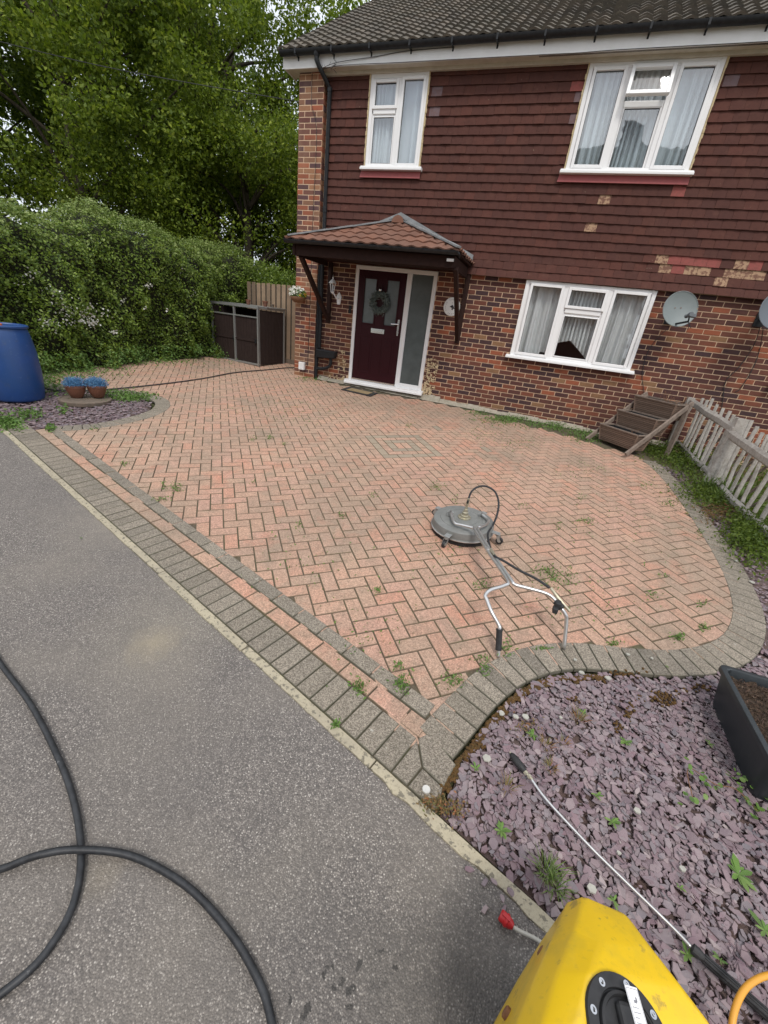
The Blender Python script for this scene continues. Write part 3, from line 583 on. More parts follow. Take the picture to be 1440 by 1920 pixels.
# quoin pier at the corner, half a brick proud of the facade
mb = MB(); PY = FY - .115
mb.b2(HX0 + .008, -4.291, PY + .007, FY + .28, -.1, 5.24); pier = mb.build('corner_pier', M_mortar, house)
mb = MB(); bricks(mb, HX0, -4.285, .40, 5.24, [], PY + .010)
for row in range(65):          # its return faces
    za = .42 + row * .075 + .005
    if za > 5.2: break
    for xx in (-4.285, HX0):
        if xx == HX0: run = [(PY + .012 + i * .225 + (0 if row % 2 else -.1125), PY + .227 + i * .225 + (0 if row % 2 else -.1125)) for i in range(0, 33)]
        else: run = [(PY + .012, FY - .004)]
        for (a, b) in run:
            a = max(a, PY + .012)
            if b - a < .03: continue
            mb.box((xx + (.004 if xx < -4.5 else -.004), (a + b) / 2, za + .0325), (.016, b - a, .065))
mb.build('brick_facing', M_brickred, pier)
# pale render patches beside the door and mortar fillet along the wall foot
mb = MB()
def patch(x0, x1, z0, z1, sd_, dens):
    r2 = random.Random(sd_)
    for i in range(dens):
        x, z = r2.uniform(x0, x1), r2.uniform(z0, z1); s = r2.uniform(.008, .028); k = r2.randint(5, 7)
        ring = [(x + math.cos(a) * s * r2.uniform(.5, 1.2), FY - .0125, z + math.sin(a) * s * r2.uniform(.4, 1)) for a in [j * 6.283 / k for j in range(k)]]
        mb.prism(ring, (0, -r2.uniform(.002, .005), 0))
M_render = mat('pale_render', (.56, .44, .27), rough=.95, noise=(30, .5, (.40, .30, .19)), bump=(60, .8, .004))
patch(-1.96, -1.75, .62, 1.26, 1, 130); patch(-1.96, -1.80, .52, .75, 2, 60); mb.build('render_patch', M_render, wallo)['kind'] = 'stuff'
mb = MB(); patch(-3.80, -3.62, .60, 1.18, 3, 50); patch(-4.0, -3.6, .50, .66, 4, 36); mb.build('render_patch', M_render, wallo)['kind'] = 'stuff'
mb = MB(); x = -4.2
while x < 2.2:
    zt = gz(x, 7.8); hgt = .035 + .02 * smooth_noise(x * 2, 1) + (.03 if -3.7 < x < -1.7 else 0)
    mb.prism([(x, FY - .10 - rnd.uniform(0, .03), zt + .004), (x, FY - .008, zt - .02), (x, FY - .010, zt + hgt + .03)], (.11, 0, 0)); x += .108
mb.build('mortar_fillet', mat('grey_mortar', (.34, .30, .24), rough=1, noise=[(12, .7, (.19, .18, .13)), (50, .4, (.46, .42, .35))], bump=(50, 1, .01)), wallo)

# tile hanging
TY = FY - .035; mb = MB(); SP = {'pale': MB(), 'rose': MB(), 'grey': MB()}; gauge = .1135; TWD = .1655
special = {}
def sp_mark(u, v, kind): p = wall(u, v, 7.86); special[(round((p.z - ZT - .05) / gauge), round((p.x + 4.24) / TWD))] = kind
for (u, v, k_) in ((1240, 487, 'pale'), (1262, 493, 'rose'), (1285, 497, 'rose'), (1312, 495, 'rose'), (1335, 497, 'rose'), (1370, 497, 'pale'), (1252, 505, 'pale'), (1278, 507, 'rose'), (1300, 510, 'pale'), (1328, 512, 'pale'), (1362, 515, 'pale'), (1390, 517, 'pale'), (1410, 520, 'pale'), (1335, 530, 'pale'),
                   (1111, 377, 'pale'), (1107, 427, 'pale'), (1075, 160, 'rose'), (1070, 180, 'grey'), (1065, 220, 'grey'), (1374, 148, 'grey'), (1282, 360, 'rose'), (1390, 500, 'rose'), (825, 170, 'grey'), (820, 208, 'grey')): sp_mark(u, v, k_)
nrow = int((5.24 - ZT) / gauge) + 1
for r_ in range(nrow):
    z0 = ZT + r_ * gauge; z1 = min(z0 + gauge + .035, 5.265); bell = .05 if r_ == 0 else (.022 if r_ == 1 else 0)
    c_ = 0; x = -4.24 - (0 if r_ % 2 else TWD / 2); wob = .004 * math.sin(r_ * 1.7)
    while x < HX1:
        xa, xb = max(x + .0012, -4.262), x + TWD - .0012; x += TWD; c_ += 1
        if xb - xa < .02: continue
        hit = False
        for o_ in (UL, UR, UN):
            if z0 < o_[3] and z1 - .03 > o_[2] - .10:
                if xb > o_[0] and xa < o_[1]:
                    if xa < o_[0] - .02: xb = o_[0]
                    elif xb > o_[1] + .02: xa = o_[1]
                    else: hit = True
        if hit: continue
        k_ = special.get((r_, c_ - 1)); mb.cm = {'pale': 1, 'rose': 2, 'grey': 3}[k_] if k_ else 0; tgt = mb
        jj = rnd.uniform(-.0022, .0022); jz = rnd.uniform(-.0022, .0022) + .003 * smooth_noise(xa * .9, r_ * .4); tl = rnd.uniform(-.0015, .0015); lift = .0 if rnd.random() > .03 else .006
        yb = TY - .010 - bell + jj - lift; yt = TY + .014 + jj - bell * .4; th = .011; cam_ = .0025
        xm = (xa + xb) / 2
        vs = [(xa, yb + tl, z0 + jz), (xm, yb - cam_, z0 + jz), (xb, yb - tl, z0 + jz), (xb, yt, z1), (xm, yt - cam_, z1), (xa, yt, z1), (xa, yb + tl + th, z0 + jz), (xm, yb + th, z0 + jz), (xb, yb - tl + th, z0 + jz), (xb, yt + .004, z1), (xa, yt + .004, z1)]
        tgt.add(vs, [(0, 1, 4, 5), (1, 2, 3, 4), (6, 7, 1, 0), (7, 8, 2, 1), (0, 5, 10, 6), (2, 8, 9, 3)])
tilo = mb.build('tile_hanging', [M_tile, M_tile_x['pale'], M_tile_x['rose'], M_tile_x['grey']], house)
mb = MB(); mb.b2(-4.262, HX1, FY - .028, FY + .002, ZT + .012, 5.24 + .0)       # battens and felt behind the tiles
tb = MB()
for (a, b, z0, z1) in ((-4.26, UL[0] - .004, ZT + .02, 5.25), (UL[0] - .004, UL[1] + .004, ZT + .02, UZ0 - .05), (UL[1] + .004, UR[0] - .004, ZT + .02, 5.25), (UR[0] - .004, UR[1] + .004, ZT + .02, UZ0 - .05), (UR[1] + .004, UN[0], ZT + .02, 5.25), (UN[0], UN[1], ZT + .02, UZ0 - .05), (UN[1], HX1, ZT + .02, 5.25)):
    tb.b2(a, b, FY - .020, FY - .002, z0, z1)
tb.build('tile_battens', M_dark, tilo)

# windows
def window(o_, cols, name_label, sill_out=.07, yF=FY - .055, vents=(), curtain=None, op=None, sealant=False, lead=False, fr=.055):
    """cols: list of (x fraction start, x fraction end, [list of (z fraction start, z fraction end, sash)])"""
    x0, x1, z0, z1 = o_; W, H = x1 - x0, z1 - z0; D_ = .07
    f = MB()
    f.b2(x0, x0 + fr, yF, yF + D_, z0, z1); f.b2(x1 - fr, x1, yF, yF + D_, z0, z1); f.b2(x0 + fr, x1 - fr, yF + .001, yF + D_, z0, z0 + fr); f.b2(x0 + fr, x1 - fr, yF + .001, yF + D_, z1 - fr, z1)
    for i in range(len(cols) - 1):
        m_ = x0 + W * (cols[i][1] + cols[i + 1][0]) / 2; f.b2(m_ - .034, m_ + .034, yF + .002, yF + D_, z0 + fr, z1 - fr)
    win = f.build('window', M_upvc, house, bevel=.004)
    if name_label: win['label'] = name_label
    for (c0, c1, rows) in cols:
        a, b = x0 + W * c0, x0 + W * c1
        for i in range(len(rows) - 1):
            zz = z0 + H * (rows[i][1] + rows[i + 1][0]) / 2; t_ = MB(); t_.b2(a - .02, b + .02, yF + .003, yF + D_, zz - .03, zz + .03); t_.build('transom', M_upvc, win, bevel=.004)
        for (r0, r1, kind) in rows:
            za, zb = z0 + H * r0, z0 + H * r1
            if kind == 'open':
                continue
            s_ = .042 if kind == 'sash' else .016; pr_ = .014 if kind == 'sash' else -.010
            sb = MB(); yo = yF - pr_
            sb.b2(a - s_, a, yo, yF + .06, za - s_, zb + s_); sb.b2(b, b + s_, yo, yF + .06, za - s_, zb + s_); sb.b2(a, b, yo + .001, yF + .06, za - s_, za); sb.b2(a, b, yo + .001, yF + .06, zb, zb + s_)
            q_ = .085; y2, y3 = yF + .022, yF + .058; sb.b2(a - q_, a, y2, y3, za - q_, zb + q_); sb.b2(b, b + q_, y2, y3, za - q_, zb + q_); sb.b2(a + .0005, b - .0005, y2, y3 - .001, za - q_, za); sb.b2(a + .0005, b - .0005, y2, y3 - .001, zb, zb + q_)
            sb.build('sash' if kind == 'sash' else 'glazing_bead', M_upvc, win, bevel=.005)
            g_ = MB(); g_.add([(a - .004, yF + .024, za - .004), (b + .004, yF + .024, za - .004), (b + .004, yF + .024, zb + .004), (a - .004, yF + .024, zb + .004)], [(0, 1, 2, 3)]); g_.build('pane', M_glass if z1 < 3 else M_glassup, win)
            # black gasket line
            k_ = MB(); q = .005
            k_.b2(a, a + q, yF + .014, yF + .021, za, zb); k_.b2(b - q, b, yF + .014, yF + .021, za, zb); k_.b2(a + q, b - q, yF + .014, yF + .021, za, za + q); k_.b2(a + q, b - q, yF + .014, yF + .021, zb - q, zb); k_.build('gasket', M_blackp, win)
    s = MB(); s.b2(x0 - .065, x1 + .065, yF - sill_out, yF + .03, z0 - .032, z0 + .002); s.b2(x0 - .06, x1 + .06, yF - sill_out + .02, yF + .03, z0 + .001, z0 + .020); s.build('sill', M_upvc, win, bevel=.005)
    # dark room box behind
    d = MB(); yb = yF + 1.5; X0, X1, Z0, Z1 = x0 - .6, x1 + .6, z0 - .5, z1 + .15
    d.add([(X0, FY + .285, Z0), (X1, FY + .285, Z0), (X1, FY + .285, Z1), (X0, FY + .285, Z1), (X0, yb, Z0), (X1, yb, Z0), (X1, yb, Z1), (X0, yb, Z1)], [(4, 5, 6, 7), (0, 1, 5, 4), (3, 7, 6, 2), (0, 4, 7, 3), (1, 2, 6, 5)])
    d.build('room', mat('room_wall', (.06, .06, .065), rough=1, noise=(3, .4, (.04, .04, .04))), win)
    if curtain: curtain(win, x0, x1, z0, z1, yF)
    return win
def net(win, x0, x1, zfun, ztop, y, amp=.036, wl=.10, gap=None, seed=0):
    rg = random.Random(seed); n = int((x1 - x0) / .006); V = []; F = []; phase = 0; nz = 14; col_ok = []
    ph = [0]
    for i in range(n): ph.append(ph[-1] + .006 / wl * 6.283 * (1 + .55 * math.sin(i * .031 + seed) + .3 * math.sin(i * .011 + seed * 2)))
    for i in range(n + 1):
        x = x0 + (x1 - x0) * i / n; zb = zfun(x)
        for j in range(nz + 1):
            t = j / nz; z = ztop + (zb - ztop) * t; a = amp * (.55 + .6 * t); V.append((x + .012 * math.sin(x * 9 + t * 2) * t, y + a * math.sin(ph[i] + .5 * t * math.sin(x * 7)) + .4 * a * math.sin(ph[i] * 2.3 + 1), z))
    for i in range(n):
        if gap and gap(x0 + (x1 - x0) * i / n): continue
        for j in range(nz): k = i * (nz + 1) + j; F.append((k, k + nz + 1, k + nz + 2, k + 1))
    mb = MB(); mb.add(V, F); mb.build('net_curtain', M_curt, win, smooth=True)
def curt_ground(win, x0, x1, z0, z1, yF):
    H = z1 - z0
    def zf(x):
        f = (x - x0) / (x1 - x0)
        if .30 < f < .68:
            return z0 + H * (.20 + .10 * (1 - abs(f - .48) / .2) if f < .48 else .30 - .28 * (f - .48) / .2)
        return z0 + H * (.02 if f < .3 and f < .24 else (.10 if f <= .3 else .01 + .05 * (f < .76)))
    net(win, x0 + .02, x1 - .02, zf, z1 - .03, yF + .13, seed=3)
def curt_full(seed, wl=.07):
    def f(win, x0, x1, z0, z1, yF): net(win, x0 + .02, x1 - .02, lambda x: z0 + .01, z1 - .02, yF + .12, seed=seed, wl=wl)
    return f
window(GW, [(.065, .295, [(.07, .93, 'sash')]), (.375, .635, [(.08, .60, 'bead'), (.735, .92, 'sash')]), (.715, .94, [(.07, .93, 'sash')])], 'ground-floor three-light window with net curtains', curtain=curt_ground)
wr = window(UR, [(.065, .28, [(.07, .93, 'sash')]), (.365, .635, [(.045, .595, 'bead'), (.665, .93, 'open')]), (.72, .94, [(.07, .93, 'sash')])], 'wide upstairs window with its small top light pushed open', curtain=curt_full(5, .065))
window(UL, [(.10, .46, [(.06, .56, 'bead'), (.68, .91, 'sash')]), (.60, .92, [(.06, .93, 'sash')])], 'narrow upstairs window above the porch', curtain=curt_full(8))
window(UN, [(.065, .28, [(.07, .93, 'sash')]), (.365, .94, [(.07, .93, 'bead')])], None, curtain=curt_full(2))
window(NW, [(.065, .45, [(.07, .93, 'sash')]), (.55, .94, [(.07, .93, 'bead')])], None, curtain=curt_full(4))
# the pushed-open top light: hinged at its top, its foot stands out
W = UR[1] - UR[0]; H = UR[3] - UR[2]; a, b = UR[0] + W * .365, UR[0] + W * .635; zt, zb = UR[2] + H * .96, UR[2] + H * .66; yH = FY - .062; ang = R(17)
ux, uy, uz = Vector((1, 0, 0)), Vector((0, math.cos(ang), math.sin(ang))), Vector((0, -math.sin(ang) * -1, math.cos(ang)))
uz = Vector((0, math.sin(ang), math.cos(ang))); uy = Vector((0, math.cos(ang), -math.sin(ang)))
Hh = (zt - zb); top = Vector(((a + b) / 2, yH, zt)); ctr = top - uz * (Hh / 2); s_ = .045
mb = MB(); ww = b - a + .09
mb.box(ctr + ux * (-ww / 2 + s_ / 2), (s_, .055, Hh), (ux, uy, uz)); mb.box(ctr + ux * (ww / 2 - s_ / 2), (s_, .055, Hh), (ux, uy, uz)); mb.box(top - uz * (s_ / 2), (ww - 2 * s_, .053, s_), (ux, uy, uz)); mb.box(top - uz * (Hh - s_ / 2), (ww - 2 * s_, .053, s_), (ux, uy, uz))
mb.build('open_sash', M_upvc, wr, bevel=.005)
gx, gz2 = (ww - 2 * s_ + .01) / 2, (Hh - 2 * s_ + .01) / 2; mb = MB(); mb.add([ctr - ux * gx - uz * gz2, ctr + ux * gx - uz * gz2, ctr + ux * gx + uz * gz2, ctr - ux * gx + uz * gz2], [(0, 1, 2, 3)]); mb.build('pane', M_glass, wr)
# sealant edges, cream heads and rose-painted strips below the upstairs windows
for o_ in (UL, UR):
    for xx, s1 in ((o_[0], -1), (o_[1], 1)):
        n = 22; mb = MB()
        for i in range(n):
            za = o_[2] + (o_[3] - o_[2]) * i / n; mb.b2(*sorted((xx + s1 * .002, xx + s1 * (.020 + rnd.uniform(-.005, .008)))), FY - .062 - rnd.uniform(0, .006), FY - .02, za, za + (o_[3] - o_[2]) / n - .0005)
        mb.build('sealant_edge', M_sealant, house)
    mb = MB(); mb.add([(o_[0] - .075, FY - .075, o_[2] - .126), (o_[1] + .045, FY - .075, o_[2] - .126), (o_[1] + .045, FY - .055, o_[2] - .034), (o_[0] - .06, FY - .055, o_[2] - .034), (o_[0] - .075, FY - .05, o_[2] - .126), (o_[1] + .045, FY - .05, o_[2] - .126)], [(0, 1, 2, 3), (4, 5, 1, 0)])
    tag(mb.build('rose_apron', M_pinkfl, house), 'rose painted flashing under an upstairs window sill')

# front door and side panel
fy = FY - .045; x0, x1, z0, z1 = DW[0], DW[1], .665, 2.66
mb = MB(); xm0, xm1 = -2.535, -2.445
mb.b2(x0, x0 + .065, fy, fy + .07, z0, z1); mb.b2(x1 - .065, x1, fy, fy + .07, z0, z1); mb.b2(x0 + .065, x1 - .065, fy + .001, fy + .07, z1 - .065, z1); mb.b2(xm0, xm1, fy - .003, fy + .07, z0, z1 - .066)
mb.b2(xm1, x1 - .065, fy + .001, fy + .07, z0, z0 + .08); mb.b2(x0 + .065, xm0, fy + .004, fy + .07, z0, z0 + .035)
mb.b2(x0 - .05, x1 + .045, fy - .085, fy + .03, z0 - .05, z0 + .001); mb.b2(x0 - .05, x1 + .045, fy - .105, fy - .03, z0 - .075, z0 - .035)
dfr = mb.build('door_frame', M_upvc, house, bevel=.006)
tag(mb_o := MB().b2(xm1 - .001, x1 - .064, fy + .030, fy + .040, z0 + .079, z1 - .064).build('side_panel', M_frost, dfr), 'tall frosted glass panel to the right of the front door')
mb = MB(); mb.b2(x0 + .03, x1, fy + .08, fy + .10, z0, z1); mb.build('backing', M_dark, dfr)
dx0, dx1, dz0, dz1 = x0 + .068, xm0 - .003, z0 + .038, z1 - .068; dw = dx1 - dx0; dyf = fy + .012
lz0, lz1 = dz0 + 1.02, dz1 - .13; ap = [(dx0 + .125, dx0 + .125 + .235), (dx1 - .125 - .235, dx1 - .125)]
mb = MB(); mb.b2(dx0, ap[0][0], dyf, dyf + .045, dz0, dz1); mb.b2(ap[0][1], ap[1][0], dyf, dyf + .045, lz0, lz1); mb.b2(ap[1][1], dx1, dyf, dyf + .045, dz0, dz1); mb.b2(ap[0][0], ap[1][1], dyf, dyf + .045, lz1, dz1); mb.b2(ap[0][0], ap[1][1], dyf, dyf + .045, dz0, lz0)
for (a, b) in ap:      # moulded lower panels and glazing trims
    for (pa, pb, qa, qb) in ((a - .02, b + .02, dz0 + .13, dz0 + .80),):
        mb.b2(pa, pb, dyf - .004, dyf, qa, qa + .02); mb.b2(pa, pa + .02, dyf - .004, dyf, qa + .02, qb); mb.b2(pb - .02, pb, dyf - .004, dyf, qa + .02, qb); mb.b2(pa + .02, pb - .02, dyf - .004, dyf, qb - .02, qb); mb.b2(pa + .05, pb - .05, dyf - .007, dyf, qa + .05, qb - .07)
    t = .02; mb.b2(a - t, a + .004, dyf - .010, dyf, lz0 - t, lz1 + t); mb.b2(b - .004, b + t, dyf - .010, dyf, lz0 - t, lz1 + t); mb.b2(a + .004, b - .004, dyf - .010, dyf, lz0 - t, lz0 + .004); mb.b2(a + .004, b - .004, dyf - .010, dyf, lz1 - .004, lz1 + t)
door = mb.build('front_door', M_door, house, bevel=.003); door['label'] = 'maroon panelled front door with two tall frosted panes'
for (a, b) in ap: MB().b2(a, b, dyf + .015, dyf + .022, lz0, lz1).build('pane', M_frost, door)
mb = MB(); hx = dx1 - .062; hz = dz0 + 1.0
mb.b2(hx - .018, hx + .018, dyf - .014, dyf, hz - .13, hz + .14); mb.tube([(hx, dyf - .01, hz + .06), (hx, dyf - .05, hz + .06), (hx - .02, dyf - .055, hz + .06), (hx - .13, dyf - .055, hz + .055)], .010); mb.lathe([(.010, 0), (.010, .01)], (hx, dyf - .02, hz - .05), 12, (Vector((1, 0, 0)), Vector((0, 0, 1)), Vector((0, -1, 0))))
mb.build('handle', M_steel, door, smooth='auto')
mb = MB(); lx = (dx0 + dx1) / 2; mb.b2(lx - .135, lx + .135, dyf - .012, dyf, dz0 + .865, dz0 + .945); mb.b2(lx - .115, lx + .115, dyf - .018, dyf - .012, dz0 + .885, dz0 + .925); mb.build('letterbox', M_steel, door, bevel=.003)
MB().b2(dx0, dx1, dyf - .020, dyf + .03, dz0 - .035, dz0 - .003).build('threshold', M_steel, door)
# wreath hanging on the door
wc = Vector(((ap[0][0] + ap[1][1]) / 2 + .0, dyf - .05, lz0 + .36)); wre = thing('wreath', 'round grey-green twig wreath with a silver bow hung on the maroon door', 'wreath', wc)
V = []; F = []; rgn = np.random.default_rng(8); n = 1700; a = rgn.uniform(0, 6.283, n); rr = rgn.normal(.140, .028, n); P = np.stack([wc.x + np.cos(a) * rr, wc.y + rgn.uniform(-.03, .03, n), wc.z + np.sin(a) * rr], 1)
V, F = leafmesh(P, .04, rgn, asp=.3); npmesh('sprigs', V, F, M_wreath, wre, sides=3)
mb = MB(); mb.tube([wc + Vector((math.cos(t) * .145, 0, math.sin(t) * .145)) for t in [i * 6.283 / 24 for i in range(25)]], .012, 8); mb.build('ring', M_wreath, wre, smooth=True)
mb = MB(); mb.lathe([(.0, -.01), (.028, 0), (.033, .025), (.018, .05), (.006, .07), (0, .075)], wc + Vector((0, -.015, .19)), 12); mb.tube([wc + Vector((0, 0, .14)), wc + Vector((0, 0, .30))], .004); mb.build('bow', M_steel, wre, smooth=True)

# doorbell, ground floor
MB().b2(-3.63, -3.585, FY - .035, FY - .01, 1.85, 1.99).build('doorbell', M_blackp, house, bevel=.004)
tag(MB().b2(-4.60, -4.475, PY - .075, PY, .70, .85).build('meter_cover', M_upvc, house, bevel=.012), 'small white outside tap cover low on the corner pier')

# eaves
EY = 7.66; EX0 = HX0 - .20
mb = MB(); mb.b2(EX0, HX1, EY, EY + .022, 5.235, 5.40); mb.b2(EX0, EX0 + .02, EY + .023, EY + .35, 5.235, 5.43)
fas = mb.build('fascia', M_fascia, house)
mb = MB(); mb.b2(EX0 + .001, HX1, EY + .023, FY + .05, 5.245, 5.262)
mb.b2(-4.29, HX1, FY - .085, FY - .02, 5.205, 5.244); mb.build('soffit', M_soffit, house)
mb = MB(); x = -1.0
while x < HX1: mb.b2(x, x + .006, EY + .03, EY + .07, 5.240, 5.244); x += .012
mb.build('soffit_vent', M_blackp, fas)
def halfpipe(mb, pts, r, n=8, th=.003):
    pts = [Vector(p) for p in pts]
    for a, b in zip(pts[:-1], pts[1:]):
        d = (b - a).normalized(); s_ = d.cross(Vector((0, 0, 1))).normalized(); V = []
        for p in (a, b):
            for rr in (r, r - th):
                for i in range(n + 1):
                    t = math.pi * i / n; V.append(p + s_ * (math.cos(t) * rr) - Vector((0, 0, 1)) * (math.sin(t) * rr))
        m = n + 1; F = []
        for i in range(n): F += [(i, i + 1, 2 * m + i + 1, 2 * m + i), (m + i, 3 * m + i, 3 * m + i + 1, m + i + 1)]
        F += [(0, 2 * m, 3 * m, m), (n, m + n, 3 * m + n, 2 * m + n)] + [(i, m + i, m + i + 1, i + 1) for i in range(n)] + [(2 * m + i, 2 * m + i + 1, 3 * m + i + 1, 3 * m + i) for i in range(n)]
        mb.add(V, F)
mb = MB(); halfpipe(mb, [(EX0 - .03, EY - .058, 5.415), (HX1, EY - .058, 5.425)], .056)
mb.lathe([(.056, 0), (.056, .004)], (EX0 - .032, EY - .058, 5.413), 16, (Vector((0, 1, 0)), Vector((0, 0, 1)), Vector((1, 0, 0))))
gut = mb.build('gutter', M_blackp, house, smooth='auto')
x = EX0 + .25
while x < HX1: mb = MB(); mb.b2(x, x + .022, EY - .11, EY - .001, 5.352, 5.362); mb.b2(x, x + .022, EY - .006, EY - .001, 5.32, 5.37); mb.b2(x - .002, x + .024, EY - .118, EY - .112, 5.36, 5.425); x += .62; mb.build('gutter_bracket', M_blackp, gut)
# downpipe in the angle beside the pier, then hopper and branch below
dpx = -4.20; dpy = FY - .075
mb = MB(); mb.tube([(-4.33, EY - .058, 5.37), (-4.33, EY - .058, 5.30), (-4.30, EY - .03, 5.24), (-4.235, EY + .10, 5.12), (dpx, dpy, 5.05), (dpx, dpy, 2.4), (dpx, dpy, 1.16)], .034, 12)
for z in (5.06, 3.5, 3.46, 1.9): mb.tube([(dpx, dpy, z), (dpx, dpy, z - .05)], .040, 12)
mb.lathe([(.034, 0), (.045, .02), (.045, .07)], (-4.33, EY - .058, 5.33), 12)
dp = mb.build('downpipe', M_blackp, house, smooth='auto')
mb = MB(); mb.tube([(dpx - .06, dpy + .015, 2.6), (dpx - .06, dpy + .015, .45)], .036, 12); mb.tube([(dpx - .06, dpy + .015, 1.3), (dpx - .06, dpy + .015, 1.2)], .043, 12)
mb.tube(spline([(-3.93, dpy, 1.0), (-3.93, dpy, .90), (-3.96, dpy, .84), (-4.03, dpy - .01, .80), (-4.12, dpy - .01, .775), (-4.21, dpy, .76), (-4.25, dpy, .70), (-4.25, dpy, .58)], 4), .031, 12); mb.build('soil_pipe', M_blackp, dp, smooth='auto')
mb = MB(); mb.prism([(-4.24, dpy - .07, .98), (-3.84, dpy - .07, 1.0), (-3.80, dpy - .075, 1.14), (-4.24, dpy - .075, 1.15)], (0, .14, 0)); mb.build('hopper', M_blackp, dp, bevel=.02)
# thin cable hanging down the pier and along the eaves
mb = MB(); mb.tube(spline([(-4.50, PY - .006, 5.23), (-4.49, PY - .02, 4.85), (-4.41, PY - .008, 4.65), (-4.385, PY - .006, 4.3), (-4.405, PY - .006, 3.4), (-4.41, PY - .006, 2.2), (-4.42, PY - .006, 1.0), (-4.44, PY - .02, .75), (-4.50, PY - .05, .69), (-4.53, PY - .03, .75)], 5), .0045, 6)
mb.build('pier_cable', M_rubber, house, smooth=True)
mb = MB(); mb.tube(spline([(-4.3, EY - .02, 5.20), (-4.0, EY - .02, 5.27), (-3.4, EY - .012, 5.31), (-2.9, EY - .01, 5.35), (-2.2, EY - .01, 5.36)], 6), .004, 5); mb.tube(spline([(-4.25, EY + .02, 5.22), (-3.9, EY - .01, 5.24), (-3.0, EY - .01, 5.235), (-1.0, EY - .01, 5.23), (-.5, EY - .015, 5.225), (0, EY - .01, 5.235), (1.5, EY - .01, 5.232), (3, EY - .01, 5.235)], 6), .004, 5)
for i in range(14):
    c = Vector((-4.14, EY - .02, 5.23)) + Vector((rnd.uniform(-.1, .16), rnd.uniform(-.02, .0), rnd.uniform(-.05, .05))); mb.tube([c, c + Vector((rnd.uniform(-.06, .06), 0, rnd.uniform(-.05, .05)))], .003, 4)
mb.build('eaves_cable', M_rubber, house, smooth=True)

# main roof: courses of rolled concrete tiles, gable at the corner
def rolled_roof(mb, x0, x1, y0, z0, pitch, length, gauge_, prof_w, amp, th=.018, res=5, clip=None, jit=.004):
    n = int(length / gauge_); ca, sa = math.cos(pitch), math.sin(pitch)
    tw = prof_w; nt_ = int((x1 - x0) / tw) + 1
    for r_ in range(n):
        s0 = r_ * gauge_; off = 0
        for t_ in range(nt_):
            xa = x0 + t_ * tw; xb = xa + tw
            mids = (s0 + gauge_ / 2)
            if clip and not clip((xa + xb) / 2, mids): continue
            j = rnd.uniform(-jit, jit); jx = rnd.uniform(-jit, jit) * .6; V = []; 
            for (s_, lift) in ((s0 - .03 + jx, th + j), (s0 + gauge_, .0)):
                for i in range(res + 1):
                    x = xa + (xb - xa) * i / res; h = amp * (.5 - .5 * math.cos(2 * math.pi * (i / res))) ** .8 if amp else 0; hh = h + lift
                    V.append((x, y0 + s_ * ca - hh * sa, z0 + s_ * sa + hh * ca))
            m = res + 1; lo = len(V)
            for i in range(m): p = V[i]; V.append((p[0], p[1] + th * sa, p[2] - th * ca))
            F = [(i, i + 1, m + i + 1, m + i) for i in range(res)] + [(lo + i, lo + i + 1, i + 1, i) for i in range(res)]
            mb.add(V, F)
pitch = math.atan(.66); mb = MB()
rolled_roof(mb, EX0 - .06, HX1, EY - .07, 5.425, pitch, 4.5, .19, .165, .026, th=.026, res=6, jit=.005)
ro = mb.build('roof', M_roof, house)
mb = MB(); ca, sa = math.cos(pitch), math.sin(pitch); YR = EY - .07 + 4.5 * ca; ZR = 5.425 + 4.5 * sa
mb.add([(EX0 - .03, EY - .03, 5.44), (HX1, EY - .03, 5.44), (HX1, YR, ZR - .01), (EX0 - .03, YR, ZR - .01), (EX0 - .03, YR * 2 - EY, 5.42), (HX1, YR * 2 - EY, 5.42)], [(0, 1, 2, 3), (3, 2, 5, 4)])
mb.add([(EX0 - .03, EY - .03, 5.40), (HX1, EY - .03, 5.40), (HX1, YR, ZR - .06), (EX0 - .03, YR, ZR - .06)], [(0, 3, 2, 1)])
mb.build('roof_deck', M_blackp, ro)
mb = MB(); x = EX0 - .06
while x < HX1: mb.prism([(x, YR + .13 * math.cos(t), ZR - .02 + .12 * math.sin(t)) for t in [math.pi * i / 8 for i in range(9)]], (.44, 0, 0)); x += .45
tag(mb.build('ridge_tiles', mat('ridge_tile', (.40, .27, .13), rough=.9, noise=(14, .5, (.26, .18, .10)), bump=(40, .6, .005)), ro), 'ochre ridge tiles')
mb = MB(); mb.prism([(EX0 - .02, EY, 5.40), (EX0 - .02, YR, ZR - .05), (EX0 - .02, YR, ZR - .20), (EX0 - .02, EY, 5.24)], (.022, 0, 0)); mb.build('bargeboard', M_fascia, ro)

# porch
PX0, PX1, PYF, PZ = -4.17, -1.47, 6.68, 2.80; AX, AZ = -2.77, 3.33; WYP = FY - .05
porch = MB()
mb = MB()
for (a, b) in (((PX0, PYF, PZ - .10), (PX1, PYF, PZ - .10)),):
    mb.beam(Vector(a) + Vector((.02, .06, -.03)), Vector(b) + Vector((-.02, .06, -.03)), .045, .15)
mb.beam((PX0 + .04, PYF + .02, PZ - .13), (PX0 + .04, WYP, PZ - .13), .045, .15); mb.beam((PX1 - .04, PYF + .02, PZ - .13), (PX1 - .04, WYP, PZ - .13), .045, .15)
po = mb.build('porch', M_brownw, house, bevel=.003)
mb = MB(); mb.b2(PX0 + .06, PX1 - .06, PYF + .09, WYP, PZ - .12, PZ - .105); mb.build('ceiling', M_brownw, po)
for (px_, zf) in ((PX0 + .13, 1.64), (PX1 + .005, 1.58)):
    mb = MB(); mb.b2(px_ - .035, px_ + .035, FY - .085, FY - .013, zf, PZ - .14); mb.beam((px_, FY - .09, zf + .08), (px_, PYF + .10, PZ - .20), .062, .07); mb.build('bracket', M_brownw, po, bevel=.004)
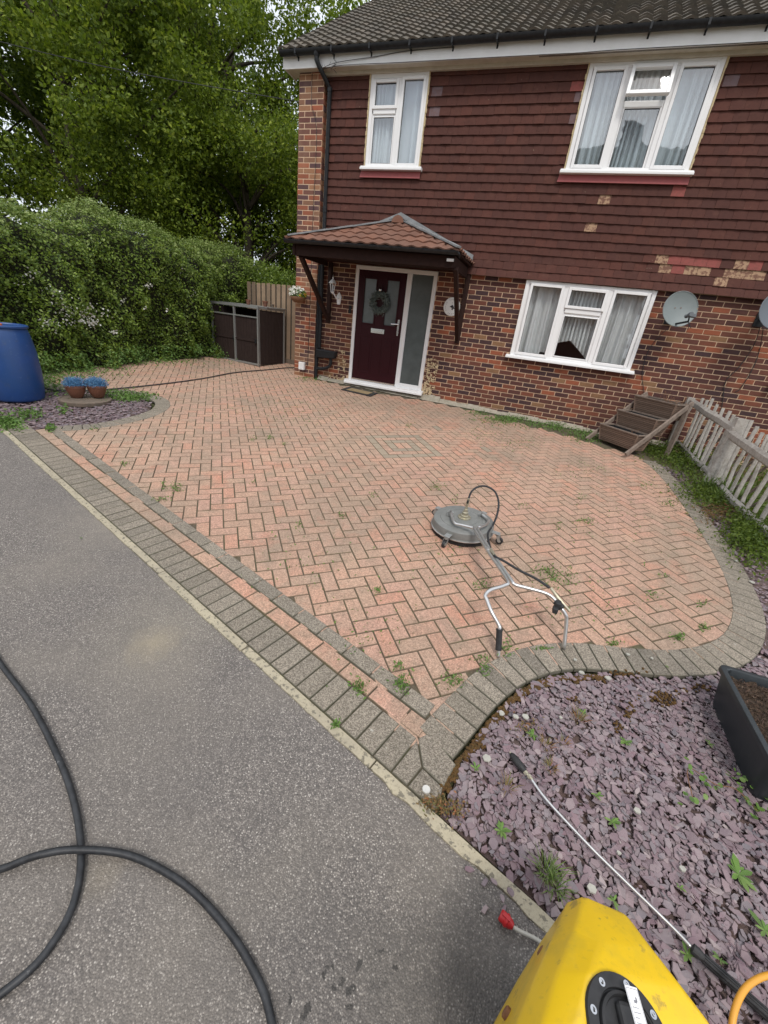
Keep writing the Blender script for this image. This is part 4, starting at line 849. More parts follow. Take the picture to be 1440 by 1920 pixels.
# hipped half-pyramid roof of pantiles
apex = Vector((AX, WYP, AZ)); fl = Vector((PX0 - .03, PYF - .05, PZ)); fr_ = Vector((PX1 + .03, PYF - .05, PZ)); bl = Vector((PX0 - .03, WYP, PZ)); br = Vector((PX1 + .03, WYP, PZ))
mb = MB(); mb.add([fl, fr_, br, bl, apex - Vector((0, 0, .03))] + [v - Vector((0, 0, .035)) for v in (fl, fr_, br, bl)], [(0, 1, 4), (1, 2, 4), (3, 0, 4), (5, 8, 7, 6), (0, 5, 6, 1), (1, 6, 7, 2), (3, 8, 5, 0)]); mb.build('roof_deck', M_brownw, po)
def slope_tiles(mb, A, B, T, wtile=.15, g=.21, amp=.028, th=.020, res=6):
    """pantiled triangle A-B eave, T top"""
    A, B, T = Vector(A), Vector(B), Vector(T); ex = (B - A).normalized(); Lx = (B - A).length; rel = T - A; tx = rel.dot(ex); up = (rel - ex * tx); Lu = up.length; up.normalize(); nn = ex.cross(up).normalized()
    if nn.z < 0: nn = -nn
    n = int(Lu / g) + 1
    for r_ in range(n):
        s0 = r_ * g; s1 = min(s0 + g, Lu); x = -.02
        while x < Lx + .02:
            xa, xb = x, x + wtile; x += wtile
            def bounds(s): f = max(0, min(1, s / Lu)); return tx * f, Lx + (tx - Lx) * f
            l0, r0 = bounds(s0); l1, r1 = bounds(s1)
            if xb < l0 + .0 or xa > r0: continue
            j = rnd.uniform(-.004, .004); V = []
            for (s_, lift, l_, r_2) in ((s0 - .03, th + j, l0 - .02, r0 + .02), (s1, 0, l1 - .01, r1 + .01)):
                for i in range(res + 1):
                    xx = xa + (xb - xa) * i / res; h = amp * (.5 - .5 * math.cos(2 * math.pi * i / res)); xc = min(max(xx, l_), r_2)
                    V.append(A + ex * xc + up * s_ + nn * (h + lift))
            m = res + 1
            for i in range(m): V.append(V[i] - nn * th)
            F = []
            for i in range(res):
                if (V[i + 1] - V[i]).length > .002: F += [(i, i + 1, m + i + 1, m + i), (2 * m + i, 2 * m + i + 1, i + 1, i)]
            mb.add(V, F)
mb = MB(); slope_tiles(mb, fl, fr_, apex, wtile=.20, g=.255, amp=.022); mb.build('roof_tiles', M_porcht, po)
mb = MB(); slope_tiles(mb, fr_, br, apex, wtile=.165, g=.20); slope_tiles(mb, bl, fl, apex, wtile=.165, g=.20); mb.build('side_roof_tiles', M_porcht, po)
mb = MB()
for (a, b) in ((fl, apex), (fr_, apex)):
    n = 9
    for i in range(n): p, q = a.lerp(b, i / n), a.lerp(b, (i + 1) / n); mb.beam(p + Vector((0, 0, .045 + rnd.uniform(-.003, .003))), q + Vector((0, 0, .045)), .085, .022)
# stepped flashing against the wall on the right slope and left slope
for (a, b) in ((br, apex), (bl, apex)):
    n = 9; sx = .10 if a is br else -.02
    for i in range(n): p, q = a.lerp(b, i / n), a.lerp(b, (i + 1) / n); mb.prism([p + Vector((0, -.03, .05)), q + Vector((0, -.03, .05)), q + Vector((0, -.0, .05)), p + Vector((0, -.0, .05))], (0, -.0, .085)); mb.prism([p + Vector((0, -.17, .055)), q + Vector((0, -.10, .055)), q + Vector((0, -.02, .055)), p + Vector((0, -.02, .055))], (0, 0, .012))
mb.build('lead_flashing', M_lead, po)
mb = MB(); mb.prism([apex + Vector((.105 * math.cos(t), -.16, -.035 + .105 * math.sin(t))) for t in [math.pi * i / 8 for i in range(9)]], (0, .15, 0)); mb.build('ridge_cap', M_porcht, po, smooth='auto')
mb = MB(); gz_ = PZ - .012; halfpipe(mb, [(PX0 - .06, PYF - .075, gz_), (PX1 + .05, PYF - .075, gz_)], .050)
mb.tube([(PX1 + .02, PYF - .075, gz_), (PX1 + .055, PYF - .06, gz_ - .03), (PX1 + .05, PYF - .0, gz_ - .07)], .01, 6); mb.build('gutter', M_blackp, po, smooth='auto')
MB().b2(PX0 - .02, PX0 + .10, PYF - .022, PYF + .0, PZ - .16, PZ - .05).build('white_block', M_fascia, po) if False else None
tag(MB().b2(PX1 - .12, PX1 - .02, PYF - .03, PYF - .01, PZ - .135, PZ - .100).build('beam_end', M_fascia, po), 'bare white end of the porch beam')
# neighbour half: the wall carries on; window and tiles there are part of the same pair


# ------------------------------------------------------------------ things on the facade
lm = Vector((-3.90, FY - .013, 2.14)); lamp = thing('wall_lantern', 'small white wall lantern left of the front door', 'lantern', lm)
mb = MB(); mb.prism([lm + Vector((x, 0, z)) for x, z in ((.02, -.16), (.08, -.16), (.10, -.02), (.05, .05), (.0, -.02))], (0, -.02, 0)); mb.tube(spline([lm + Vector((.05, -.02, -.05)), lm + Vector((.04, -.08, -.07)), lm + Vector((.02, -.13, -.02)), lm + Vector((-.02, -.14, .03))], 4), .012); mb.build('bracket', M_upvc, lamp, smooth='auto')
c = lm + Vector((-.03, -.14, .03)); mb = MB()
for k in range(6):
    a = k * 1.047; mb.tube([c + Vector((.03 * math.cos(a), .03 * math.sin(a), 0)), c + Vector((.055 * math.cos(a), .055 * math.sin(a), .15))], .005, 5)
mb.lathe([(.0, -.03), (.012, -.02), (.034, 0), (.034, .008), (0, .01)], c, 6); mb.build('cage', M_upvc, lamp)
mb = MB(); mb.lathe([(.028, .008), (.050, .148)], c, 6); mb.build('lamp_glass', M_glass, lamp)
mb = MB(); mb.lathe([(.075, .145), (.072, .155), (.035, .20), (.012, .215), (.012, .23), (.016, .24), (.004, .262), (.0, .30)], c, 12); mb.build('lamp_cap', M_upvc, lamp, smooth='auto')
pc = Vector((-1.665, FY - .014, 2.15)); plq = thing('round_plaque', 'round white ceramic plaque with dark lettering on the brick right of the door', 'plaque', pc)
AXW = (Vector((1, 0, 0)), Vector((0, 0, 1)), Vector((0, -1, 0)))
mb = MB(); mb.lathe([(.145, 0), (.148, .012), (.140, .018), (.0, .022)], pc, 32, AXW); mb.build('disc', M_plaq, plq, smooth='auto')
mb = MB()
for k in range(22):      # ring of small lettering strokes, worn
    if k in (3, 8, 14, 19): continue
    a = k * 6.283 / 22; q = pc + Vector((math.cos(a) * .112, -.022, math.sin(a) * .112)); t = Vector((-math.sin(a), 0, math.cos(a))); r_ = Vector((math.cos(a), 0, math.sin(a)))
    mb.box(q, (.010, .002, .004), (t, Vector((0, 1, 0)), r_)); mb.box(q + t * .004, (.003, .002, .018), (t, Vector((0, 1, 0)), r_)) if k % 2 else mb.box(q - t * .004, (.003, .002, .018), (t, Vector((0, 1, 0)), r_))
rg = random.Random(4)
for k in range(26):
    a = rg.uniform(0, 6.28); rr = rg.uniform(0, .055); q = pc + Vector((math.cos(a) * rr, -.023, math.sin(a) * rr * 1.1)); s = rg.uniform(.006, .014); mb.prism([q + Vector((s * math.cos(t) * rg.uniform(.6, 1), 0, s * math.sin(t))) for t in (0, 1.2, 2.5, 3.8, 5)], (0, -.0015, 0))
mb.build('lettering', M_ink, plq)
bk = Vector((-4.60, PY, 2.02)); bas = thing('hanging_basket', 'half-round wall basket of white and yellow flowers on the corner pier', 'flower basket', bk)
mb = MB(); mb.lathe([(.02, -.10), (.08, -.09), (.13, -.05), (.155, 0), (.150, .005)], bk + Vector((0, -.13, 0)), 16); mb.build('basket', M_twig, bas, smooth=True)
rgn = np.random.default_rng(21)
def blob(n, c, r, rg_, flat=1.0): P = rg_.normal(size=(n, 3)); P /= np.linalg.norm(P, axis=1)[:, None]; P *= (rg_.uniform(.3, 1, n) ** .5)[:, None] * r; P[:, 2] *= flat; return P + np.array(c)
V, F = leafmesh(blob(260, bk + Vector((0, -.13, .05)), .16, rgn, .6), .045, rgn); npmesh('foliage', V, F, M_weed, bas, sides=3)
V, F = leafmesh(blob(110, bk + Vector((-.03, -.15, .09)), .16, rgn, .55), .05, rgn, asp=1); npmesh('flowers', V, F, M_white, bas, sides=3)
V, F = leafmesh(blob(40, bk + Vector((.10, -.15, .05)), .08, rgn, .6), .035, rgn, asp=1); tag(npmesh('flowers', V, F, mat('yellow_petals', (.65, .45, .05), rough=.7), bas, sides=3), 'small yellow flowers')

def satellite(c, label, m, tilt, yaw, w_=.30, h_=.25, face=None):
    d = thing('satellite_dish', label, 'satellite dish', c, 'satellite dishes on the brick wall')
    n = Vector((math.sin(R(yaw)), -math.cos(R(yaw)), 0)) * math.cos(R(tilt)) + Vector((0, 0, math.sin(R(tilt)))); n.normalize(); x = Vector((0, 0, 1)).cross(n).normalized(); x = -x if x.x < 0 else x; z = n.cross(x); z = z if z.z > 0 else -z
    mb = MB(); nn = 40; V = []; rings = 7
    for i in range(rings + 1):
        f = i / rings
        for j in range(nn): a = 2 * math.pi * j / nn; V.append(c + x * (math.cos(a) * w_ * f) + z * (math.sin(a) * h_ * f) + n * (.055 * f * f))
    b0_ = len(V)
    for i in range(rings + 1):
        f = i / rings
        for j in range(nn): a = 2 * math.pi * j / nn; V.append(c + x * (math.cos(a) * w_ * f) + z * (math.sin(a) * h_ * f) + n * (.055 * f * f - .006))
    F = [(i * nn + j, i * nn + (j + 1) % nn, (i + 1) * nn + (j + 1) % nn, (i + 1) * nn + j) for i in range(rings) for j in range(nn)]
    F += [(b0_ + q[3], b0_ + q[2], b0_ + q[1], b0_ + q[0]) for q in list(F)] + [(rings * nn + j, rings * nn + (j + 1) % nn, b0_ + rings * nn + (j + 1) % nn, b0_ + rings * nn + j) for j in range(nn)]
    mb.add(V, F)
    for j in range(nn):      # rolled rim
        pass
    mb.tube([V[rings * nn + j % nn] for j in range(nn + 1)], .005, 6); mb.build('reflector', m, d, smooth='auto')
    arm_a = c - z * h_ * .82 - n * .01; arm_b = c - z * (h_ * .95) + n * .30 + x * .02; foc = c - z * (h_ * .62) + n * .33
    mb = MB(); mb.beam(arm_a, arm_b, .022, .022); mb.tube([arm_b, foc - z * .03], .010); mb.tube([c - n * .01 - z * .05, c - n * .12 - z * .05, Vector((c.x, FY - .02, c.z - .08))], .019); mb.b2(c.x - .06, c.x + .06, FY - .03, FY - .012, c.z - .18, c.z + .0); mb.tube([arm_b, arm_b - z * .06 + x * .03, arm_b - z * .10 + x * .02], .004); mb.tube([arm_b, arm_b - z * .08 + x * .06], .004); mb.build('arm', M_blackp, d)
    mb = MB(); ax3 = (x, n.cross(x), -n); mb.lathe([(.030, -.02), (.033, .0), (.030, .03), (.018, .04), (.018, .075), (.026, .08), (.026, .10), (0, .10)], foc + n * .02, 14, (x, (-n).cross(x), -n)); mb.box(foc + n * .01 + x * .045 - z * .01, (.05, .045, .04), (x, n, z)); mb.build('receiver', mat(m.name + '_lnb', (.10, .11, .12), rough=.5), d, smooth='auto')
    for (a, b) in ((-.05, .02), (.03, .03), (-.08, -.12)): mb = MB(); mb.lathe([(.007, .0), (.006, .006), (0, .007)], c + x * a + z * b + n * .006, 8, (x, z, n)); mb.build('bolt', M_rust, d)
    return d
satellite(Vector((1.68, 7.58, 2.41)), 'pale grey rust-marked satellite dish right of the ground-floor window', M_dish, 12, 14, .235, .232)
satellite(Vector((2.80, 7.55, 2.50)), 'dark blue-grey satellite dish cut by the right edge of the photo', M_dish2, 12, 14, .235, .235)
def cable(pts, label, r=.005, m=None, cat='cable', name='cable', n=6): mb = MB(); mb.tube(spline(pts, n), r, 6); return tag(mb.build(name, m or M_rubber, smooth=True), label, cat)
YC = FY - .02
cable([(1.66, 7.66, 2.17), (1.60, YC, 2.0), (1.55, YC, 1.75), (1.60, YC, 1.45), (1.72, YC, 1.18), (1.76, YC, .9)], 'black aerial cable hanging from the pale dish down the brick')
cable([(2.76, 7.65, 2.28), (2.86, YC, 2.05), (2.80, YC, 1.75), (2.72, YC, 1.55), (2.80, YC, 1.25), (2.84, YC, 1.0), (2.66, YC, .80)], 'black cable bending to the fence from the dark dish')
cable([(2.80, 7.65, 2.28), (2.95, YC, 2.05), (2.98, YC, 1.8), (2.95, YC, 1.5), (2.90, YC, 1.42)], 'short black cable ending on the brick below the dark dish')
# telephone line to the house corner
pa = wall(-160, 35, 7.4); pb = Vector((HX0 + .02, PY + .3, 4.98)); mid = (pa + pb) / 2 - Vector((0, 0, .10))
cable([wall(-300, -10, 7.2), pa, mid, pb], 'thin overhead wire crossing in front of the trees to the house corner', r=.006, name='telephone_wire', cat='wire', n=10)

# door mat
z_ = lambda x, y, d=0: Vector((x, y, gz(x, y) + d))
dm = thing('door_mat', 'coir door mat with a black border below the front door', 'door mat', z_(-3.1, 7.5))
mc = [(-3.42, 7.30), (-2.78, 7.24), (-2.76, 7.60), (-3.40, 7.66)]
mb = MB(); mb.prism([z_(x, y, .004) for x, y in mc], (0, 0, .010)); mb.build('rubber_base', M_rubber, dm)
mb = MB(); mb.prism([z_(x, y, .0142) for x, y in [(-3.33, 7.36), (-2.87, 7.32), (-2.85, 7.53), (-3.31, 7.57)]], (0, 0, .004)); mb.build('coir', M_mat, dm)

# ------------------------------------------------------------------ tiered planter by the wall
po_ = Vector((1.45, 7.15, gz(1.45, 7.15))); pl = thing('tiered_planter', 'three-tier ribbed wooden planter on sloping side planks by the brick wall', 'planter', po_)
Lv = Vector((.64, -.77, 0)); Dv = Vector((.77, .64, 0)); O = Vector((1.17, 7.32, gz(1.2, 7.2)))
def lp(a, b, z): return O + Lv * a + Dv * b + Vector((0, 0, z))
for (k, (b0, zz)) in enumerate(((0.0, .05), (.265, .285), (.53, .52))):
    mb = MB(); Wb, Db, Hb = .66, .275, .235; th = .018; sp = .035      # box splayed outward at the top
    A = [lp(.02, b0 + .03, zz), lp(Wb - .02, b0 + .03, zz), lp(Wb - .02, b0 + Db - .03, zz), lp(.02, b0 + Db - .03, zz)]
    T = [lp(-.02, b0 - .01, zz + Hb), lp(Wb + .02, b0 - .01, zz + Hb), lp(Wb + .02, b0 + Db + .01, zz + Hb), lp(-.02, b0 + Db + .01, zz + Hb)]
    cen = sum(A, Vector()) / 4 + Vector((0, 0, Hb / 2))
    ns_ = 9; liner = MB()
    for i in range(4):
        a0, a1, t0, t1 = A[i], A[(i + 1) % 4], T[i], T[(i + 1) % 4]
        for j in range(ns_):      # ribbed boards
            f0, f1 = j / ns_ + .010, (j + 1) / ns_ - .022; p = [a0.lerp(t0, f0), a1.lerp(t1, f0), a1.lerp(t1, f1), a0.lerp(t0, f1)]; nrm = (p[1] - p[0]).cross(p[3] - p[0]).normalized(); nrm = nrm if nrm.dot(p[0] - cen) > 0 else -nrm
            mb.prism([q - nrm * .012 for q in p], nrm * .014)
        liner.prism([a0 - nrm * .022, a1 - nrm * .022, t1.lerp(a1, .04) - nrm * .022, t0.lerp(a0, .04) - nrm * .022], nrm * .008)
    for i in range(4): mb.beam(A[i], T[i], .020, .020)
    bx = mb.build('trough', M_deck, pl); mb = MB()
    for i in range(4): mb.beam(T[i] + Vector((0, 0, .004)), T[(i + 1) % 4] + Vector((0, 0, .004)), .026, .016)
    mb.build('rim', M_plank, bx)
    liner.build('liner', M_blackp, bx)
    s = MB(); s.prism([A[i].lerp(T[i], .55) + (cen - T[i]).normalized() * .02 for i in range(4)], (0, 0, .006)); s.build('soil', M_soil, bx)
mb = MB()
for a in (-.055, .715):
    mb.beam(lp(a, -.16, .015), lp(a, .80, .80), .032, .058, up=(-Dv.x, -Dv.y, 1)); mb.build('side_plank', M_plank, pl); mb = MB()
    mb.beam(lp(a, .70, .0), lp(a, .74, .78), .035, .06, up=Lv); mb.build('back_leg', M_plank, pl); mb = MB()
rg = random.Random(6)
for (k, a, b, zz, n, hh) in ((0, .42, .12, .18, 9, .2), (2, .5, .68, .68, 30, .22)):
    mb = MB()
    for i in range(n):
        p = lp(a + rg.uniform(-.16, .16), b + rg.uniform(-.05, .05), zz); q = p + Vector((rg.uniform(-.10, .10), rg.uniform(-.08, .08), rg.uniform(.03, hh))); mb.tube([p, p.lerp(q, .5) + Vector((rg.uniform(-.02, .02), 0, .02)), q], .0025, 4)
    mb.build('dead_stems', M_twig, pl)

# ------------------------------------------------------------------ chestnut paling fence
pf = thing('picket_fence', 'weathered grey cleft-wood fence with a thick post and slanted rails', 'fence', z_(2.50, 6.30))
def rough_beam(mb, a, b, w_, t_, seg=7, up=(0, 0, 1), jit=.007):
    a, b = Vector(a), Vector(b); d = (b - a).normalized(); s_ = d.cross(Vector(up)); s_ = d.cross(Vector((0, 1, 0))) if s_.length < .05 else s_; s_.normalize(); u2 = s_.cross(d); V = []; n = 6
    for i in range(seg + 1):
        p = a.lerp(b, i / seg) + s_ * rnd.uniform(-jit, jit) + u2 * rnd.uniform(-jit, jit)
        for j in range(n): an = 2 * math.pi * j / n + .4; V.append(p + s_ * (math.cos(an) * w_ * .55 * rnd.uniform(.88, 1.08)) + u2 * (math.sin(an) * t_ * .55 * rnd.uniform(.88, 1.08)))
    F = [(i * n + j, i * n + (j + 1) % n, (i + 1) * n + (j + 1) % n, (i + 1) * n + j) for i in range(seg) for j in range(n)] + [tuple(range(n))[::-1], tuple(range(seg * n, seg * n + n))]
    mb.add(V, F)
mb = MB(); rough_beam(mb, z_(2.50, 6.30, -.05), z_(2.55, 6.34, .86), .17, .12, up=(0, 1, 0), jit=.006); mb.build('post', M_cleft, pf)
mb = MB(); rough_beam(mb, z_(2.43, 6.22, -.05), z_(2.50, 6.28, .42), .09, .05, up=(0, 1, 0), jit=.006); mb.build('post', M_cleft, pf)
mb = MB(); rough_beam(mb, z_(2.34, 7.84, -.05), z_(2.36, 7.82, .82), .12, .08, up=(0, 1, 0), jit=.006); mb.build('post', M_cleft, pf)
mb = MB(); rough_beam(mb, z_(2.36, 7.78, .76), z_(2.49, 6.30, .72), .055, .11, jit=.006); mb.build('rail', M_cleft, pf)
mb = MB(); rough_beam(mb, z_(2.47, 6.42, .66), z_(2.52, 4.2, .64), .055, .11, jit=.006); mb.build('rail', M_cleft, pf)
mb = MB(); rough_beam(mb, z_(2.47, 6.15, .08), z_(2.52, 4.2, .10), .06, .09, jit=.006); mb.build('rail', M_cleft, pf)
mb = MB(); rough_beam(mb, z_(2.42, 7.80, .12), z_(2.49, 6.35, .10), .05, .07, jit=.006); mb.build('rail', M_cleft, pf)
y = 7.72
while y > 4.2:
    if abs(y - 6.30) > .10:
        x = 2.44 + .06 * (7.8 - y) / 3 + .05; mb = MB(); rough_beam(mb, z_(x + rnd.uniform(-.02, .02), y, .0), z_(x + rnd.uniform(-.03, .03), y + rnd.uniform(-.03, .03), rnd.uniform(.76, .92)), .040, .024, up=(0, 1, 0), jit=.007, seg=5); mb.build('picket', M_cleft, pf)
    y -= rnd.uniform(.15, .18)
y = 7.9
while y > 4.4:      # slanting pales on the far side
    mb = MB(); rough_beam(mb, z_(2.62, y, .02), z_(2.64, y - .62, .70), .034, .022, up=(1, 0, 0), jit=.006, seg=5); mb.build('slanted_pale', M_plank, pf); y -= .27

# ------------------------------------------------------------------ left side: bin store, board fence, hedge, drum, pots
bs0, bs1 = Vector((-7.02, 8.10, 0)), Vector((-5.68, 7.90, 0)); e = (bs1 - bs0).normalized(); bk_ = Vector((-e.y, e.x, 0)); bd = .78; bz = .60
store = thing('bin_store', 'dark brown two-door bin store with grey metal edging', 'bin store', Vector((-6.3, 8.35, bz)))
def bp_(a, b, z): q = bs0 + e * a + bk_ * b; return Vector((q.x, q.y, z))
Lb = (bs1 - bs0).length; hf, hb_ = 1.15, 1.17
for (i, a0, a1) in ((0, .04, Lb / 2 - .012), (1, Lb / 2 + .012, Lb - .04)):
    mb = MB(); n = 8
    for k in range(n):
        p0 = a0 + (a1 - a0) * k / n + .003; p1 = a0 + (a1 - a0) * (k + 1) / n - .003; mb.prism([bp_(p0, .0, bz + .06), bp_(p1, .0, bz + .06), bp_(p1, .0, bz + .94), bp_(p0, .0, bz + .94)], bk_ * .02)
    mb.prism([bp_(a0, .021, bz + .06), bp_(a1, .021, bz + .06), bp_(a1, .021, bz + .93), bp_(a0, .021, bz + .93)], bk_ * .01)
    dr = mb.build('door', M_bindoor, store)
    mb = MB(); mb.prism([bp_(a0, -.004, bz + .48), bp_(a1, -.004, bz + .48), bp_(a1, -.004, bz + .52), bp_(a0, -.004, bz + .52)], -bk_ * .010); mb.build('brace', M_bindoor, dr)
    mb = MB(); hx_ = a1 - .03; mb.prism([bp_(hx_ - .015, -.015, bz + .46), bp_(hx_ + .015, -.015, bz + .46), bp_(hx_ + .015, -.015, bz + .54), bp_(hx_ - .015, -.015, bz + .54)], -bk_ * .02); mb.build('latch', M_blackp, dr)
mb = MB(); n = 8
for k in range(n):      # right side panel
    p0 = bd * k / n + .003; p1 = bd * (k + 1) / n - .003; mb.prism([bp_(Lb, p0, bz + .04), bp_(Lb, p1, bz + .04), bp_(Lb, p1, bz + 1.10), bp_(Lb, p0, bz + 1.10)], -e * .02); mb.prism([bp_(0, p0, bz + .04), bp_(0, p1, bz + .04), bp_(0, p1, bz + 1.10), bp_(0, p0, bz + 1.10)], e * .02)
mb.prism([bp_(0.02, bd, bz + .04), bp_(Lb - .02, bd, bz + .04), bp_(Lb - .02, bd, bz + 1.10), bp_(0.02, bd, bz + 1.10)], -bk_ * .02); mb.build('side_panel', M_bindoor, store)
mb = MB()
for a in (.0, Lb / 2, Lb): mb.beam(bp_(a, -.012, bz + .0), bp_(a, -.012, bz + hf), .045, .03, up=e)
for b in (0, bd): 
    for a in (0, Lb):
        mb.beam(bp_(a, b, bz), bp_(a, b, bz + hf), .04, .03, up=e)
mb.beam(bp_(0, -.012, bz + .03), bp_(Lb, -.012, bz + .03), .03, .035); mb.beam(bp_(-.02, -.02, bz + hf), bp_(Lb + .02, -.02, bz + hf), .04, .045); mb.beam(bp_(-.02, bd, bz + hf), bp_(Lb + .02, bd, bz + hf), .04, .04); mb.beam(bp_(Lb, 0, bz + hf), bp_(Lb, bd, bz + hf), .03, .04); mb.beam(bp_(0, 0, bz + hf), bp_(0, bd, bz + hf), .03, .04); mb.beam(bp_(0, -.012, bz + .96), bp_(Lb, -.012, bz + .96), .02, .025)
mb.build('frame', M_galv, store)
mb = MB(); mb.prism([bp_(-.03, .22, bz + hf + .01), bp_(Lb + .03, .22, bz + hf + .01), bp_(Lb + .03, bd + .03, bz + hf + .02), bp_(-.03, bd + .03, bz + hf + .02)], (0, 0, .02)); mb.build('lid', M_galv, store)
for a, lb_ in ((.42, 'dark bin standing behind the left door of the brown bin store'), (1.02, 'dark bin standing behind the right door of the brown bin store')): mb = MB(); mb.lathe([(.20, 0), (.23, .75), (.25, .84), (.25, .90), (.0, .93)], bp_(a - .08, .42, bz + .03), 12); tag(mb.build('wheelie_bin', M_blackp, smooth='auto'), lb_, 'bin', 'bins in the bin store')
for (a, lab, m_, s) in ((.62, 'small terracotta pot on the lid of the bin store beside the hedge', M_terra, .9), (1.12, 'small brick-red pot on the bin store lid nearer the fence', M_terra, 1.0), (1.33, 'low pinkish dish at the fence end of the bin store lid', M_slab, .6)):
    c = bp_(a, .45, bz + hf + .034); mb = MB(); mb.lathe([(.035 * s, 0), (.055 * s, .085 * s), (.062 * s, .085 * s), (.062 * s, .11 * s), (.052 * s, .11 * s), (.048 * s, .07 * s), (0, .07 * s)], c, 14); o = mb.build('small_pot', m_, smooth='auto'); tag(o, lab, 'pot', 'small pots on the bin store')
# feather-edge fence behind it
fA, fB = Vector((-6.75, 8.98, 0)), Vector((-4.78, 8.66, 0)); e2 = (fB - fA).normalized(); n2 = Vector((-e2.y, e2.x, 0)); bf = thing('board_fence', 'pale feather-edge board fence between the bin store and the house corner', 'fence', (fA + fB) / 2 + Vector((0, 0, .62)))
mb = MB(); s_ = 0; LL = (fB - fA).length
while s_ < LL:
    a = fA + e2 * s_; b = fA + e2 * min(s_ + .108, LL); zt = .64 + 1.62 + rnd.uniform(-.008, .008); zb_ = .74
    q = [a + Vector((0, 0, zb_)), b + Vector((0, 0, zb_)), b + Vector((0, 0, zt)), a + Vector((0, 0, zt))]; mb.prism(q, n2 * .008); s_ += .150
mb.build('boards', M_fence, bf); mb = MB(); mb.prism([fA + Vector((0, 0, .76)) + n2 * .012, fB + Vector((0, 0, .76)) + n2 * .012, fB + Vector((0, 0, 2.22)) + n2 * .012, fA + Vector((0, 0, 2.22)) + n2 * .012], n2 * .004); mb.build('backing', M_bark, bf)  # dark sheet behind the boards stands in for shade in their gaps
for zz in (.95, 1.5, 2.05): mb = MB(); mb.beam(fA + Vector((0, 0, zz)) + n2 * .04, fB + Vector((0, 0, zz)) + n2 * .04, .04, .07); mb.build('rail', M_fence, bf)
mb = MB(); mb.prism([fA + Vector((0, 0, .45)), fB + Vector((0, 0, .45)), fB + Vector((0, 0, .74)), fA + Vector((0, 0, .74))], n2 * .04); mb.build('gravel_board', M_slab, bf)

# hedge: leafy mass over a dark twiggy core
rgn = np.random.default_rng(17)
hl = [(-8.9, -.5), (-8.15, 1.5), (-7.75, 3.3), (-7.50, 4.6), (-7.38, 5.6), (-7.25, 6.6), (-7.12, 7.6), (-7.05, 8.6), (-7.05, 9.6)]
HL = [Vector((a, b, 0)) for a, b in cr2(hl, 8)]
hlen = [0]
for i in range(1, len(HL)): hlen.append(hlen[-1] + (HL[i] - HL[i - 1]).length)
def hpt(s):
    for i in range(1, len(HL)):
        if hlen[i] >= s: break
    t = (s - hlen[i - 1]) / (hlen[i] - hlen[i - 1]); p = HL[i - 1].lerp(HL[i], t); d = (HL[i] - HL[i - 1]).normalized(); return p, Vector((d.y, -d.x, 0))
HT = hlen[-1]
def htop(s): return 2.46 - .46 * s / HT + .10 * math.sin(s * 1.9) + .05 * math.sin(s * 4.7)
def hsurf(s, v):     # v 0 bottom..1 front top..1.6 across the top
    p, n = hpt(s); H = htop(s); bul = .12 * math.sin(s * 2.3 + v * 3) + .08 * math.sin(s * 5.1 - v * 6) + .05 * math.sin(s * 11 + v * 9)
    if v <= 1: out = .10 + bul - .10 * (1 - v) ** 2 - .25 * max(0, v - .82) / .18 * max(0, v - .82) / .18; z = v * H; q = p + n * out
    else: t = (v - 1) / .6; q = p + n * (-.15 - 1.2 * t + bul * .3); z = H + .14 * math.sin(t * 2.6) + bul * .5
    return Vector((q.x, q.y, gflat(q.x, q.y) + z)), n
hedge = thing('hedge', 'tall leafy green hedge with white blossom running along the left of the drive', 'hedge', Vector((-7.6, 4.5, .4)))
mb = MB(); S_, Vn = 46, 20; V = []
for i in range(S_ + 1):
    for j in range(Vn + 1):
        q, n = hsurf(HT * i / S_, 1.6 * j / Vn); V.append(q - n * .18 - Vector((0, 0, .11 if j > 10 else 0)))
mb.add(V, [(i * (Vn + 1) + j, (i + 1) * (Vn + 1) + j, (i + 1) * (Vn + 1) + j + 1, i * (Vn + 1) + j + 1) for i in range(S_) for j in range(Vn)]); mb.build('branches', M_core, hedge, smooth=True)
def hleaf(n, vlo, vhi, size, m, name, dlo=-.16, dhi=.09, clump=True, slo=0, shi=None, up=.35, asp=.6, pw=1):
    P = []; N_ = []; rg = random.Random(n)
    while len(P) < n:
        s = rg.uniform(slo, shi or HT); v = vlo + (vhi - vlo) * rg.random() ** pw
        if clump and (math.sin(s * 7.3 + v * 11) * math.sin(s * 3.1 - v * 17) + .5 * math.sin(s * 19 + v * 23)) < rg.uniform(-1.0, .9): 
            if rg.random() < .72: continue
        q, n_ = hsurf(s, v); d = rg.uniform(dlo, dhi) + .06 * math.sin(s * 13 + v * 19) + .05 * math.sin(s * 7.3 + v * 11) * math.sin(s * 3.1 - v * 17); q = q + n_ * d + Vector((0, 0, rg.uniform(-.03, .03))); 
        if v > .95: q.z += abs(rg.gauss(0, .05))
        P.append(q); N_.append(n_ * (1 if v < .95 else .3) + Vector((0, 0, .3 if v < .95 else 1)))
    V, F = leafmesh(np.array(P), size, rgn, nrm=np.array(N_), up=up, jit=.5, asp=asp); return npmesh(name, V, F, m, hedge, sides=3)
hleaf(62000, .0, 1.02, .044, M_hedge, 'foliage')
hleaf(34000, .88, 1.6, .042, M_hedgetop, 'top_shoots')
hleaf(4200, .0, .14, .045, M_weed, 'ground_ivy', dlo=-.05, dhi=.22)
